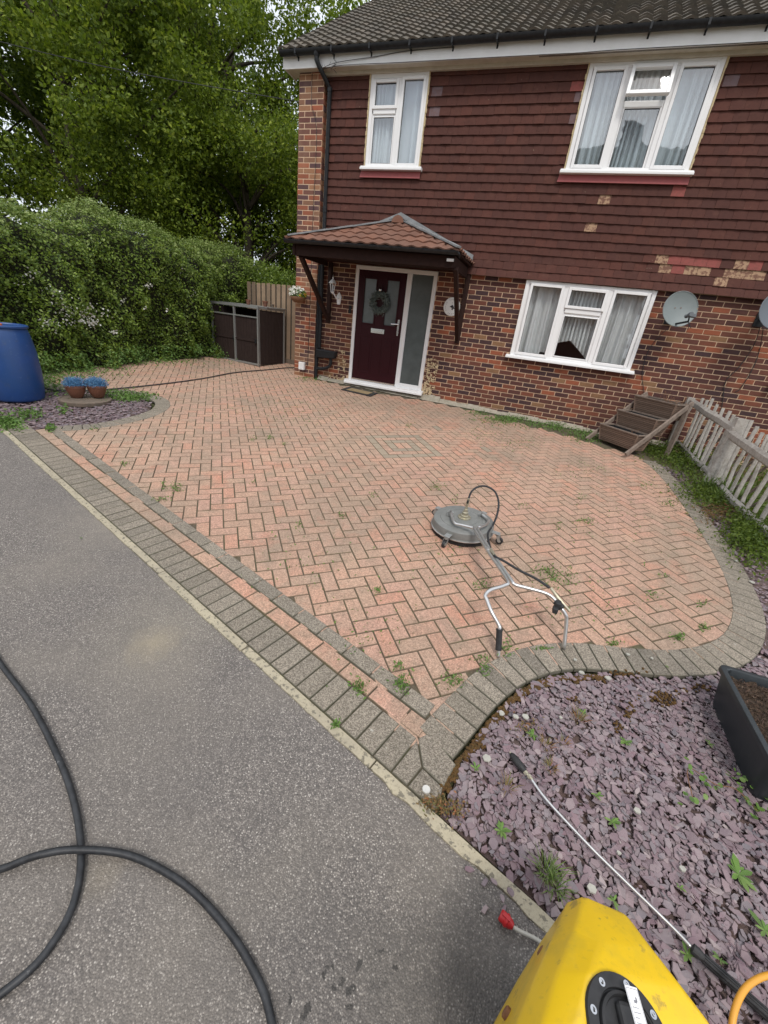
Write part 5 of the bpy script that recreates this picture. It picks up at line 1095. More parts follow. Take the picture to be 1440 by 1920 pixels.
# blossom: white clusters
P = []; rg = random.Random(9)
for (u, v, n, sp) in ((100, 545, 16, 10), (112, 560, 12, 7), (120, 582, 22, 12), (165, 590, 40, 14), (130, 600, 20, 16), (168, 605, 30, 10), (85, 600, 18, 7), (95, 612, 22, 10), (275, 535, 14, 5), (210, 622, 12, 4), (232, 565, 6, 5), (268, 578, 4, 3), (308, 580, 3, 3), (345, 505, 6, 8), (365, 552, 8, 6), (62, 510, 10, 10), (150, 575, 14, 20), (38, 530, 5, 8)):
    for k in range(int(n * 1.6)):
        uu, vv = u + rg.gauss(0, sp), v + rg.gauss(0, sp * .6); r = _ray(uu, vv)
        # meet the hedge face
        best = None
        for i in range(30):
            s = HT * (.25 + .72 * i / 29); p, nn_ = hpt(s); t = (p + nn_ * .16).dot(nn_) / (r[0] * nn_.x + r[1] * nn_.y); q = Vector(r) * t; dd = abs((Vector((q.x, q.y, 0)) - p).dot(Vector((-nn_.y, nn_.x, 0))))
            if best is None or dd < best[0]: best = (dd, q)
        q = best[1]; P.append((q.x, q.y, q.z + CAMH))
P = np.array(P); P += np.array([.05, -.02, 0]); V, F = leafmesh(P, .030, rgn, asp=.95); npmesh('blossom', V, F, M_white, hedge, sides=3)
rr_ = random.Random(2); P = []
for i in range(700):
    s = rr_.uniform(HT * .2, HT * .5); q, n_ = hsurf(s, rr_.uniform(.93, 1.12)); P.append(q + Vector((0, 0, abs(rr_.gauss(.05, .09)))) + n_ * rr_.uniform(-.1, .1))
V, F = leafmesh(np.array(P), .05, rgn, asp=.4); npmesh('tall_shoots', V, F, M_dryweed, hedge, sides=3)

# lime green seedling at the hedge foot, and grass along the drive edge
def tuft(name, label, cat, P_, n, h, m, seed, w_=.006, spread=.05, group=None, bend=.5, parent=None):
    rg = random.Random(seed); V = []; F = []; p = Vector(P_)
    for i in range(n):
        a = rg.uniform(0, 6.283); r = spread * rg.random() ** .5; b = p + Vector((math.cos(a) * r * .5, math.sin(a) * r * .5, 0)); hh = h * rg.uniform(.5, 1.1); ou = Vector((math.cos(a), math.sin(a), 0)) * hh * bend * rg.uniform(.4, 1.3); t = Vector((-math.sin(a), math.cos(a), 0)) * w_ * rg.uniform(.6, 1.3)
        m1 = b + ou * .35 + Vector((0, 0, hh * .6)); tip = b + ou + Vector((0, 0, hh * rg.uniform(.7, 1)))
        k = len(V); V += [b - t, b + t, m1 + t, m1 - t, tip]; F += [(k, k + 1, k + 2, k + 3), (k + 3, k + 2, k + 4)]
    mb = MB(); mb.add(V, F)
    if parent is not None: mb.build(name, m, parent); return
    return tag(mb.build(name, m), label, cat, group)
def rosette(name, label, cat, P_, n, L, m, seed, w_=.35, rise=.5, group=None):
    rg = random.Random(seed); V = []; F = []; p = Vector(P_)
    for i in range(n):
        a = i * 2.4 + rg.uniform(-.3, .3); l = L * rg.uniform(.35, 1.2); d = Vector((math.cos(a), math.sin(a), 0)); t = Vector((-math.sin(a), math.cos(a), 0)); r_ = rise * rg.uniform(.4, 1.3); ww = l * w_ * .5
        pts = [(0, .12, 0), (.35, .8, .30), (.7, 1, .42), (1, .05, .38)]
        k = len(V)
        for (f, wf, zf) in pts: c = p + d * (l * f) + Vector((0, 0, l * zf * r_ * 1.4)); V += [c - t * ww * wf, c + Vector((0, 0, -ww * .2 * wf)), c + t * ww * wf]
        for j in range(3): F += [(k + 3 * j, k + 3 * j + 1, k + 3 * j + 4, k + 3 * j + 3), (k + 3 * j + 1, k + 3 * j + 2, k + 3 * j + 5, k + 3 * j + 4)]
    mb = MB(); mb.add(V, F); return tag(mb.build(name, m, smooth=True), label, cat, group)
def stuff_leaves(name, label, cat, spots, size, m, seed, asp=.5, up=.5):
    rg = random.Random(seed); P = []
    for (u, v, su, sv, n, h) in spots:
        for i in range(n): p = at(u + rg.gauss(0, su), v + rg.gauss(0, sv)); P.append((p.x, p.y, p.z + rg.random() ** 1.5 * h + .004))
    V, F = leafmesh(np.array(P), size, np.random.default_rng(seed), asp=asp, up=up); o = npmesh(name, V, F, m, sides=3); return tag(o, label, cat, kind='stuff')
p = at(175, 682); V, F = leafmesh(blob(420, p + Vector((-.1, .1, .16)), .24, np.random.default_rng(5), 1.0), .06, np.random.default_rng(6)); o = npmesh('bramble_seedling', V, F, M_weed, sides=3); tag(o, 'lime green leafy seedling at the foot of the hedge', 'seedling')
stuff_leaves('ground_cover', 'low green weeds along the foot of the hedge and beside the blue drum', 'ground cover', [(60, 680, 40, 14, 900, .12), (150, 700, 50, 8, 700, .06), (300, 680, 60, 4, 500, .05), (90, 720, 30, 12, 900, .06), (245, 746, 22, 4, 700, .035), (215, 738, 24, 4, 260, .03), (14, 795, 16, 7, 700, .04), (55, 778, 14, 5, 220, .04), (120, 770, 6, 5, 60, .05), (95, 805, 5, 4, 70, .04)], .035, M_weed, 31)
stuff_leaves('bank_plants', 'green weeds and grass between the curved border and the paling fence', 'ground cover', [(1300, 840, 36, 16, 3800, .16), (1265, 850, 28, 12, 1200, .08), (1300, 870, 26, 16, 2000, .14), (1325, 925, 30, 14, 1500, .12), (1340, 935, 16, 9, 600, .10), (1400, 1000, 26, 22, 2600, .14), (1420, 1010, 22, 30, 2200, .16), (1225, 842, 16, 6, 600, .05), (1390, 930, 40, 22, 1800, .12), (1430, 880, 30, 30, 1500, .14)], .032, M_leaf2, 32)
stuff_leaves('straw_patch', 'dry straw-coloured grass under the paling fence', 'grass', [(1370, 890, 26, 16, 900, .03), (1350, 960, 22, 10, 600, .06), (1420, 905, 22, 12, 500, .04)], .05, M_dryweed, 33, asp=.12, up=.9)
for i, (u, v, n, h) in enumerate(((1330, 920, 60, .22), (1362, 928, 60, .24), (1385, 945, 50, .22), (1345, 940, 50, .20), (1310, 915, 40, .18))):
    q = at(u, v); tuft('grass_tuft', ['grass tuft growing against the thick fence post', 'grass tuft right of the fence post foot', 'grass tuft under the bottom rail of the paling fence', 'grass tuft in front of the bottom rail', 'grass tuft left of the thick fence post'][i], 'grass', q, n, h, M_grass, 40 + i, spread=.22, group='grass tufts by the paling fence')
# wall-foot grass
stuff_leaves('wall_foot_weeds', 'green weeds growing along the foot of the brick wall', 'weeds', [(955, 788, 26, 4, 900, .05), (1045, 800, 12, 5, 500, .07), (1010, 797, 20, 4, 350, .03), (1090, 812, 18, 5, 500, .04), (900, 775, 12, 3, 120, .03), (1042, 782, 3, 7, 50, .10), (575, 710, 10, 3, 120, .03), (605, 712, 12, 4, 90, .05), (1110, 822, 20, 5, 300, .03)], .030, M_weed, 34)
# joint sprigs
sp = [(747, 1250, 5, 3, 26, .02), (752, 1285, 9, 9, 90, .03), (672, 1290, 8, 8, 70, .014), (630, 1360, 5, 5, 30, .01), (850, 1278, 10, 7, 70, .02), (910, 1255, 7, 8, 40, .012), (905, 1100, 10, 6, 60, .03), (1045, 1085, 20, 10, 170, .014), (1020, 1070, 14, 5, 60, .012), (330, 918, 6, 4, 70, .04), (308, 916, 3, 3, 20, .03), (300, 938, 9, 2, 40, .02), (476, 905, 4, 2, 12, .01), (707, 1108, 6, 3, 26, .01), (640, 968, 6, 3, 30, .02), (505, 822, 4, 2, 30, .02), (475, 825, 4, 2, 24, .02), (533, 833, 3, 2, 22, .02), (765, 800, 4, 2, 30, .03), (818, 915, 9, 3, 50, .02), (700, 930, 5, 3, 22, .02), (1095, 978, 12, 4, 60, .012), (1045, 985, 6, 5, 30, .01), (560, 985, 3, 5, 16, .01), (1090, 935, 5, 5, 24, .01), (1250, 945, 8, 3, 50, .02), (1210, 910, 7, 3, 30, .01), (1270, 1195, 7, 3, 50, .02), (1320, 1178, 5, 4, 40, .02), (1315, 1135, 6, 5, 30, .015), (1225, 1115, 8, 4, 26, .01), (1312, 1000, 4, 4, 30, .01), (1240, 1080, 6, 2, 18, .01), (950, 1215, 8, 9, 40, .02), (1150, 1208, 8, 4, 30, .012), (1015, 1217, 10, 2, 30, .008), (900, 1235, 12, 4, 24, .008), (855, 940, 4, 6, 20, .015), (980, 950, 6, 3, 20, .01), (905, 815, 20, 8, 120, .014), (970, 830, 24, 8, 120, .012), (1100, 880, 24, 10, 90, .01), (840, 1040, 40, 30, 60, .006), (560, 1060, 60, 40, 70, .006), (700, 1180, 50, 40, 60, .006), (500, 760, 70, 20, 220, .008), (600, 770, 60, 16, 160, .008), (400, 700, 60, 10, 160, .008), (1150, 960, 70, 50, 120, .006), (1120, 1140, 70, 24, 70, .006), (235, 870, 5, 3, 24, .008), (175, 805, 6, 2, 24, .01), (150, 1010, 1, 1, 2, .01), (1440, 1262, 6, 3, 1, .01)]
stuff_leaves('joint_weeds', 'tiny green sprigs growing in the joints of the block paving', 'weeds', [(a, b, c, d, int(e * 1.25), h * 1.5) for a, b, c, d, e, h in sp], .019, M_weed, 35, asp=.45)
stuff_leaves('corner_weeds', 'rusty and green low growth where the border meets the road edging', 'weeds', [(822, 1510, 12, 9, 260, .012), (850, 1520, 12, 9, 200, .01), (800, 1505, 8, 5, 90, .008), (985, 1365, 14, 10, 120, .01)], .012, M_dryweed, 36, asp=.5)
# plants in the slate, each one its own
wl = [('rosette', 998, 1378, 12, .050, 'small bright green rosette weed left of the slate bed centre'), ('rosette', 1173, 1392, 14, .055, 'bright green rosette weed in the middle of the slate bed'), ('rosette', 1094, 1337, 10, .040, 'little green rosette weed just above the dry tuft'), ('rosette', 892, 1442, 8, .042, 'pale green sprout near the mossy border corner'), ('rosette', 1148, 1542, 12, .050, 'leafy green weed between the lance tube and the black trough'), ('rosette', 940, 1558, 12, .055, 'grey-green weed beside the crumbling road edging'), ('rosette', 1385, 1640, 14, .10, 'long-leaved dandelion weed near the right edge of the slate bed'), ('rosette', 1330, 1395, 8, .035, 'small round-leaved sprout left of the black trough'), ('rosette', 1118, 1492, 9, .040, 'yellow-green weed beside the lance'), ('rosette', 1150, 1690, 7, .045, 'green sprout at the top edge of the yellow cover'), ('rosette', 1435, 1745, 8, .08, 'lime green leaves at the right edge above the amber hose'), ('rosette', 1350, 1800, 6, .04, 'small sprig beside the lance grip'), ('rosette', 1250, 1250, 6, .02, 'tiny sprig by the paver border'), ('rosette', 1275, 1665, 6, .03, 'tiny sprig right of the lance tube'), ('rosette', 1288, 1790, 9, .05, 'green sprig touching the end of the black lance grip')]
for i, (k, u, v, n, L, lab) in enumerate(wl): rosette('weed', lab, 'weed', at(u, v, .004), n, L * .62, M_weed, 60 + i, group='weeds in the slate bed', w_=.32, rise=.55 if L < .08 else .2)
tl = [(1084, 1350, 40, .05, M_dryweed, 'spiky straw-green tuft at the top of the slate bed'), (1022, 1640, 60, .075, M_grass, 'narrow grass tuft beside the yellow cover'), (1038, 1665, 50, .07, M_grass, 'grass tuft right by the top of the yellow cover'), (950, 1478, 24, .045, M_dryweed, 'wispy dry tuft left of the lance nozzle'), (1022, 1400, 26, .035, M_dryweed, 'brown moss-like tuft above the lance nozzle'), (1030, 1440, 40, .035, M_dryweed, 'curled rusty tuft beside the lance nozzle'), (1055, 1395, 20, .030, M_dryweed, 'small olive tuft on the slate')]
for i, (u, v, n, h, m_, lab) in enumerate(tl): tuft('grass_tuft', lab, 'grass', at(u, v, .004), n, h, m_, 80 + i, w_=.0016, spread=.05, group='tufts in the slate bed', bend=1.0)
V = []; 
rg = random.Random(77); mb_l = [at(1290, 1440, .03), at(1340, 1470, .03), at(1370, 1450, .03), at(1400, 1500, .03), at(1420, 1520, .02), at(1300, 1500, .02), at(1380, 1480, .03), at(1430, 1490, .03)]
cr = thing('creeping_plant', 'round-leaved creeping plant below the near corner of the black trough', 'plant', at(1380, 1480))
mb = MB()
for i in range(46):
    b = mb_l[i % len(mb_l)] + Vector((rg.gauss(0, .025), rg.gauss(0, .02), rg.uniform(-.012, .025))); s = rg.uniform(.007, .014); n_ = Vector((rg.gauss(0, .4), rg.gauss(0, .4), 1)).normalized(); t1 = n_.cross(Vector((1, .2, 0))).normalized(); t2 = n_.cross(t1)
    mb.add([b + n_ * -.003] + [b + t1 * math.cos(a) * s + t2 * math.sin(a) * s * .85 for a in [k * .785 for k in range(8)]], [(0, 1 + k, 1 + (k + 1) % 8) for k in range(8)])
mb.build('leaf', M_weed, cr, smooth=True)['kind'] = 'stuff'
mb = MB(); mb.tube(spline([mb_l[5], mb_l[0], mb_l[1], mb_l[6], mb_l[4]], 4), .002, 5); mb.build('stem', M_twig, cr)

# blue drum
dc_ = Vector((-6.30, 3.55, gz(-6.3, 3.5))); drum = thing('drum', 'tall blue plastic drum standing in the left bed', 'drum', dc_)
mb = MB(); mb.lathe([(.245, .0), (.262, .012), (.270, .03), (.290, .20), (.296, .38), (.290, .58), (.268, .76), (.246, .865), (.238, .88)], dc_, 40); mb.build('barrel', M_blue, drum, smooth='auto')
mb = MB(); mb.lathe([(.238, .870), (.262, .874), (.266, .884), (.264, .898), (.252, .905), (.235, .902), (.228, .892), (0, .890)], dc_, 40); mb.build('lid', M_blue, drum, smooth='auto')
mb = MB(); c = dc_ + Vector((.06, -.06, .890)); mb.lathe([(.040, 0), (.040, .018), (.032, .024), (0, .024)], c, 16); mb.box(c + Vector((0, 0, .03)), (.06, .012, .014)); mb.build('bung', M_orange, drum, smooth='auto')
# disc and pots
dd = z_(-5.68, 3.98, -.01); mb = MB(); mb.lathe([(.300, -.01), (.305, .01), (.305, .038), (.292, .047), (.280, .047), (.278, .040), (0, .040)], dd, 36); tag(mb.build('round_slab', M_slab, smooth='auto'), 'round weathered slab under the two flower pots', 'slab')
for (x, y, lab, s) in ((-5.79, 3.95, 'left brown pot of blue spiky plants on the round slab', 1.0), (-5.63, 4.13, 'right brown pot of blue spiky plants on the round slab', .97)):
    c = z_(x, y, .033); t = thing('flower_pot', lab, 'flower pot', c, 'pots of blue plants'); mb = MB(); mb.lathe([(.060 * s, 0), (.070 * s, .008), (.102 * s, .07), (.115 * s, .12), (.118 * s, .135), (.122 * s, .137), (.122 * s, .165), (.110 * s, .166), (.105 * s, .14), (0, .14)], c, 28); mb.build('pot', M_terra, t, smooth='auto')
    tuft('blue_plant', None, None, c + Vector((0, 0, .15)), 260, .13, M_bluepl, int(-x * 100), w_=.0022, spread=.20, bend=.45, parent=t)
    q = blob(2600, (c.x, c.y, c.z + .17), .145, rgn, .62); q = q[q[:, 2] > c.z + .145]; q[:, 2] += rgn.uniform(0, .022, len(q)); V, F = leafmesh(q, .017, rgn, asp=.35, up=.2); npmesh('sprigs', V, F, M_bluepl, t, sides=3)
cable([z_(-7.3, 4.15, .03), z_(-6.75, 4.05, .015), z_(-6.35, 4.02, .02), z_(-6.15, 4.22, .02), z_(-5.95, 4.50, .02), z_(-5.74, 5.29, .014), z_(-5.60, 6.1, .016), z_(-5.58, 6.95, .014), z_(-5.35, 7.7, .014), z_(-5.18, 8.30, .014), z_(-4.9, 8.55, .02)], 'dark garden hose lying across the drive behind the flower pots', r=.010, m=M_hose, cat='hose', name='garden_hose')

# ------------------------------------------------------------------ black hose on the road
A_ = [(-2.9, 1.02), (-2.5, .92), (-2.09, .80), (-1.75, .715), (-1.45, .615), (-1.23, .525), (-1.05, .42), (-.95, .32), (-.92, .22), (-.94, .14), (-1.0, .05), (-1.12, -.03), (-1.28, -.05), (-1.42, .0), (-1.45, .12), (-1.36, .21), (-1.24, .29), (-1.16, .355), (-1.06, .415), (-.89, .475), (-.67, .485), (-.47, .45), (-.33, .40), (-.25, .35), (-.16, .26), (-.05, .08), (.05, -.15)]
pts = [z_(x, y, .0115) for x, y in A_]
for i in (17, 18): pts[i] = pts[i] + Vector((0, 0, .018))
pts[19] = pts[19] + Vector((0, 0, .004))
mb = MB(); mb.tube(spline(pts, 9), .0115, 12); tag(mb.build('pressure_hose', M_hose, smooth=True), 'thick black pressure hose looped over itself on the asphalt', 'hose')

# ------------------------------------------------------------------ surface cleaner
cc = z_(-.285, 3.27); cl = thing('surface_cleaner', 'round grey rotary surface cleaner with forked tubular handle on castors', 'surface cleaner', cc)
UPN = Vector((.019, -.0612, 1)).normalized(); CX = Vector((1, 0, .019)).normalized(); CY = UPN.cross(CX); AXC = (CX, CY, UPN)
mb = MB(); mb.lathe([(.262, .045), (.268, .050), (.266, .058), (.263, .060), (.261, .112), (.259, .119), (.250, .125), (.246, .126), (.205, .129), (.203, .133), (.16, .135), (.158, .131), (.12, .134), (.118, .138), (.07, .140), (0, .141)], cc, 48, AXC); mb.build('deck', M_cleaner, cl, smooth='auto')
mb = MB(); mb.lathe([(.262, .0455), (.272, .047), (.272, .053), (.264, .056)], cc, 48, AXC); mb.build('rim', M_alu, cl, smooth='auto')
V = []; F = []; rg = random.Random(3)
mb = MB()
for i in range(420):
    a = i * 6.283 / 420; r0 = .256 + rg.uniform(-.004, .003); p = cc + CX * (math.cos(a) * r0) + CY * (math.sin(a) * r0); t = (CX * -math.sin(a) + CY * math.cos(a)) * .0024; o = (CX * math.cos(a) + CY * math.sin(a)) * rg.uniform(-.003, .006); k = len(mb.v); mb.add([p - t + UPN * .05, p + t + UPN * .05, p + t + o + UPN * rg.uniform(.0, .008), p - t + o + UPN * rg.uniform(.0, .008)], [(0, 1, 2, 3)])
mb.lathe([(.250, .004), (.252, .05)], cc, 40, AXC); mb.build('brush_skirt', M_rubber, cl)
for k, a in enumerate((R(-104), R(-10), R(148), R(62))):
    d = CX * math.cos(a) + CY * math.sin(a); t = CX * -math.sin(a) + CY * math.cos(a); mb = MB()
    mb.box(cc + d * .285 + UPN * .092, (.085, .05, .004), (d, t, UPN)); mb.lathe([(.016, 0), (.016, .014)], cc + d * .318 + UPN * .072, 12, (d, t, UPN))
    hub = cc + d * .338 + UPN * .030; 
    for s in (-1, 1): mb.prism([cc + d * .305 + t * .017 * s + UPN * .073, cc + d * .335 + t * .017 * s + UPN * .073, cc + d * .348 + t * .017 * s + UPN * .026, cc + d * .328 + t * .017 * s + UPN * .024], t * .002 * s)
    cs = mb.build('castor', M_galv, cl); mb = MB(); mb.lathe([(.012, -.011), (.028, -.012), (.031, -.007), (.031, .007), (.028, .012), (.012, .011)], hub, 20, (d, UPN, t)); mb.build('wheel', M_rubber, cs, smooth='auto'); mb = MB(); mb.lathe([(.013, -.013), (.013, .013)], hub, 12, (d, UPN, t)); mb.build('wheel_hub', M_cablew, cs)
swv = cc + UPN * .139; mb = MB(); mb.lathe([(.055, 0), (.055, .010), (.038, .014), (.036, .028), (.026, .032), (.026, .055), (.018, .060), (.016, .085), (.011, .088), (.011, .125), (0, .126)], swv, 16, AXC)
for k in range(6): a = k * 1.047; mb.lathe([(.006, 0), (.006, .006)], swv + CX * .045 * math.cos(a) + CY * .045 * math.sin(a) + UPN * .010, 6, AXC)
mb.build('swivel', M_brass, cl, smooth='auto')
bA, bB = at(845, 960, .165), at(903, 964, .165)
for q in (bA, bB):
    mb = MB()
    for s in (-1, 1): mb.box(q + CX * .016 * s - UPN * .012, (.003, .036, .044), AXC)
    mb.box(q - UPN * .03, (.055, .045, .004), AXC); mb.tube([q - CX * .026, q + CX * .026], .005); mb.build('handle_clevis', M_galv, cl)
T0 = at(893, 993, .20); Sp = at(954, 1092, .27)
side = Vector((.013, .005, 0))
GR0, GR1 = at(936.5, 1179, .150), at(934, 1231, .006)
tl1 = [bA, at(852, 980, .165), at(868, 985, .175), at(888, 990, .195), T0 - side, (T0 - side).lerp(Sp - side, .5), Sp - side + Vector((0, .03, 0)), at(945, 1098, .265), at(920, 1106, .26), at(910, 1116, .25), at(913, 1125, .24), at(922, 1148, .21), at(935, 1172, .165), GR0, GR0.lerp(GR1, .33), GR0.lerp(GR1, .66), GR1]
tl2 = [bB, at(915, 975, .165), at(912, 983, .18), at(900, 988, .195), T0 + side, (T0 + side).lerp(Sp + side, .5), Sp + side + Vector((0, .03, 0)), at(965, 1096, .265), at(990, 1103, .26), at(1022, 1112, .26), at(1038, 1122, .25), at(1052, 1140, .225), at(1060, 1152, .20), at(1062, 1165, .16), at(1057, 1217, .006)]
for t_ in (tl1, tl2): mb = MB(); mb.tube(spline(t_, 4), .0115, 10); mb.build('handle_tube', M_alu, cl, smooth=True)
mb = MB(); g0, g1 = GR0, GR0.lerp(GR1, .76); mb.tube([g0, g0.lerp(g1, .08), g0.lerp(g1, .1), g0.lerp(g1, .93), g1], [.019, .020, .0175, .0175, .0185], 14); mb.build('grip', M_rubber, cl, smooth='auto')
mb = MB(); mb.box(T0.lerp(Sp, .45), (.045, .03, .03)); mb.build('clamp', M_alu, cl)
sv = swv + UPN * .126
hp = [sv, sv + UPN * .05, at(884, 922, .34), at(896, 913, .36), at(912, 912, .36), at(928, 922, .33), at(935, 942, .29), at(932, 965, .24), at(924, 985, .215), at(915, 1000, .21), at(917, 1018, .22), at(925, 1040, .25), at(945, 1052, .26), at(975, 1070, .27), at(1005, 1085, .27), at(1030, 1102, .27)]
mb = MB(); mb.tube(spline(hp, 5), .0085, 10); mb.build('jumper_hose', M_hose, cl, smooth=True)
mb = MB(); mb.tube([sv - UPN * .02, sv + UPN * .06], .0115, 10); mb.tube([sv + UPN * .0, sv + UPN * .02], .015, 6); q = at(925, 1038, .25); mb.tube([at(920, 1030, .24), at(927, 1042, .25)], .013, 8); mb.tube([at(1033, 1103, .27), at(1047, 1122, .25), at(1068, 1146, .20)], [.010, .012, .009], 8); mb.build('hose_coupling', M_brass, cl, smooth='auto')
mb = MB(); q = at(1046, 1134, .235); mb.box(q, (.035, .05, .045)); mb.box(at(1041, 1143, .215), (.03, .045, .035)); mb.tube([at(1040, 1128, .24), at(1056, 1140, .235)], .018, 8); mb.build('trigger_valve', M_rubber, cl, bevel=.006)

# ------------------------------------------------------------------ lance
n0, n1 = at(958, 1413, .018), at(984, 1447, .022); g0, g1 = at(1296, 1776, .030), at(1475, 1935, .04)
ln = thing('pressure_lance', 'long steel pressure-washer lance with black nozzle lying across the slate', 'lance', n1)
mb = MB(); mb.tube([n0, n0.lerp(n1, .10), n0.lerp(n1, .30), n0.lerp(n1, .7), n1], [.007, .012, .017, .0165, .012], 14); mb.build('nozzle_guard', M_rubber, ln, smooth=True)
d = (g0 - n1).normalized(); mb = MB(); mb.tube([n1 - d * .004, n1 + d * .012], .010, 6); mb.tube([n1 + d * .018, n1 + d * .030], .0095, 6); mb.tube([n1, n1 + d * .04], .007, 10); mb.tube([n0 - (n1 - n0).normalized() * .008, n0], .004, 8); mb.build('brass_coupling', M_brass, ln, smooth='auto')
mm = at(1040, 1530, .020); mb = MB(); mb.tube(spline([n1 + d * .03, at(1025, 1500, .022), at(1098, 1579, .020), at(1148, 1629, .020), at(1257, 1735, .026), g0], 5), .0058, 10); mb.build('steel_tube', M_alu, ln, smooth=True)
mb = MB(); d2 = (g1 - g0).normalized(); sd2 = d2.cross(Vector((0, 0, 1))).normalized(); u2 = sd2.cross(d2)
mb.tube([g0, g0 + d2 * .004, g0 + d2 * .02, g0 + d2 * .03], [.006, .016, .016, .013], 12)
mb.tube([g0 + d2 * .03, g1], [.0125, .0145], 12)
for k in range(10): a = k * .628; off = sd2 * math.cos(a) * .0125 + u2 * math.sin(a) * .0125; mb.beam(g0 + d2 * .035 + off, g1 + off * 1.1, .003, .004)
mb.build('ribbed_grip', M_rubber, ln)

# ------------------------------------------------------------------ yellow machine cover, red plug, amber hose
P1, P2, P3 = at(1066, 1692, .50), at(1095, 1677, .53), at(1173, 1714, .56)
ym = thing('pressure_washer', 'scuffed yellow wedge-shaped pressure-washer cover with a black oval cap', 'pressure washer', z_(.42, .45))
Kk = at(1108, 1822, .62); E1 = at(1030, 1790, .50)
b1, b2_, b3 = at(1060, 2030, .64), at(1348, 1938, .60), at(960, 2060, .56)
m1 = at(1072, 1920, .63); l1 = at(1005, 1900, .56); l0 = at(1052, 1712, .47); r1 = at(1340, 1925, .585)
C1 = at(930, 1922, .50); C2 = at(1014, 1764, .44)
# convex shell from a few cross sections along the machine: far nose -> near end
def V3(u, v, d): return at(u, v, d)
secs = [
    [V3(1060, 1700, .40), V3(1062, 1692, .47), V3(1094, 1677, .52), V3(1094, 1677, .52), V3(1172, 1713, .55), V3(1182, 1724, .47)],
    [V3(1015, 1764, .38), V3(1040, 1748, .52), V3(1078, 1742, .575), V3(1130, 1765, .60), V3(1222, 1778, .585), V3(1226, 1786, .45)],
    [V3(972, 1842, .36), V3(1004, 1828, .54), V3(1045, 1822, .60), V3(1106, 1822, .64), V3(1278, 1850, .60), V3(1282, 1858, .45)],
    [V3(930, 1922, .34), V3(970, 1912, .54), V3(1020, 1908, .61), V3(1085, 1912, .65), V3(1334, 1924, .60), V3(1338, 1934, .45)],
    [V3(880, 2040, .32), V3(930, 2030, .52), V3(980, 2030, .60), V3(1040, 2040, .64), V3(1350, 2040, .59), V3(1352, 2050, .44)]]
foot = [[Vector((s[0].x, s[0].y, gz(s[0].x, s[0].y) + .14)), Vector((s[-1].x, s[-1].y, gz(s[0].x, s[0].y) + .14))] for s in secs]
rows_ = [[f[0]] + s + [f[1]] for s, f in zip(secs, foot)]
mb = MB(); V = [p for r_ in rows_ for p in r_]; k = len(rows_[0]); F = [(i * k + j, (i + 1) * k + j, (i + 1) * k + j + 1, i * k + j + 1) for i in range(len(rows_) - 1) for j in range(k - 1)]
F += [tuple(range(k)), tuple(range((len(rows_) - 1) * k, len(rows_) * k))[::-1]]; mb.add(V, F)
cov = mb.build('cover', M_yellow, ym); 
bv = cov.modifiers.new('weld', 'WELD'); bv.merge_threshold = .001; bv = cov.modifiers.new('bevel', 'BEVEL'); bv.width = .009; bv.segments = 3; bv.limit_method = 'ANGLE'; bv.angle_limit = R(9)
cov.data.polygons.foreach_set('use_smooth', [True] * len(cov.data.polygons))
fp_ = [foot[0][0], foot[0][1], foot[1][1], foot[3][1], foot[4][1], foot[4][0], foot[2][0]]; fc_ = sum(fp_, Vector()) / len(fp_)
mb = MB(); mb.prism([fc_ + (p - fc_) * .84 + Vector((0, 0, .01)) for p in fp_], (0, 0, -.10)); mb.build('chassis', M_rubber, ym)
for p in (foot[1][1], foot[4][1], foot[1][0], foot[4][0]):
    q = fc_ + (p - fc_) * .72; q.z = gz(q.x, q.y) + .045; mb = MB(); mb.lathe([(.0, -.018), (.044, -.018), (.046, -.010), (.046, .010), (.044, .018), (0, .018)], q, 20, (Vector((0, 1, 0)), Vector((0, 0, 1)), Vector((1, 0, 0)))); mb.build('wheel', M_rubber, ym, smooth='auto')
# oval cap lying on the right-hand face
fc0, fu, fv = V3(1106, 1822, .64), (V3(1278, 1850, .60) - V3(1106, 1822, .64)).normalized(), None
fn = fu.cross((V3(1085, 1912, .65) - V3(1106, 1822, .64))).normalized(); fn = fn if fn.z > 0 else -fn; fv = fn.cross(fu).normalized(); fv = fv if fv.y < 0 else -fv
def onface(u, v):
    r = Vector(_ray(u, v)); o = Vector((0, 0, CAMH)); t = (fc0 - o).dot(fn) / r.dot(fn); return o + r * t
ce = onface(1180, 1946); ax1 = (onface(1150, 1824) - ce); ax1 = ax1 - fn * ax1.dot(fn); a1 = ax1.length; ax1.normalize(); ax2 = fn.cross(ax1).normalized(); a2 = a1 * 1.0
def oval(mb, c, prof, n=48): # prof: (scale, height)
    V = [c + ax1 * (math.cos(2 * math.pi * j / n) * a1 * s) + ax2 * (math.sin(2 * math.pi * j / n) * a2 * s) + fn * h for s, h in prof for j in range(n)]
    k_ = len(prof); mb.add(V, [(i * n + j, i * n + (j + 1) % n, (i + 1) * n + (j + 1) % n, (i + 1) * n + j) for i in range(k_ - 1) for j in range(n)] + [tuple(range((k_ - 1) * n, k_ * n))])
mb = MB(); oval(mb, ce, [(1.0, -.004), (1.0, .004), (.985, .007), (.74, .008), (.72, .003), (.70, .003), (.68, .011), (.62, .013), (.58, .006), (0.01, .004)]); cap = mb.build('oval_cap', M_rubber, ym, smooth='auto')
mb = MB(); mb.box(ce + fn * .012, (a1 * 1.0, .040, .020), (ax1, ax2, fn)); mb.build('cap_grip', M_rubber, cap, bevel=.008)
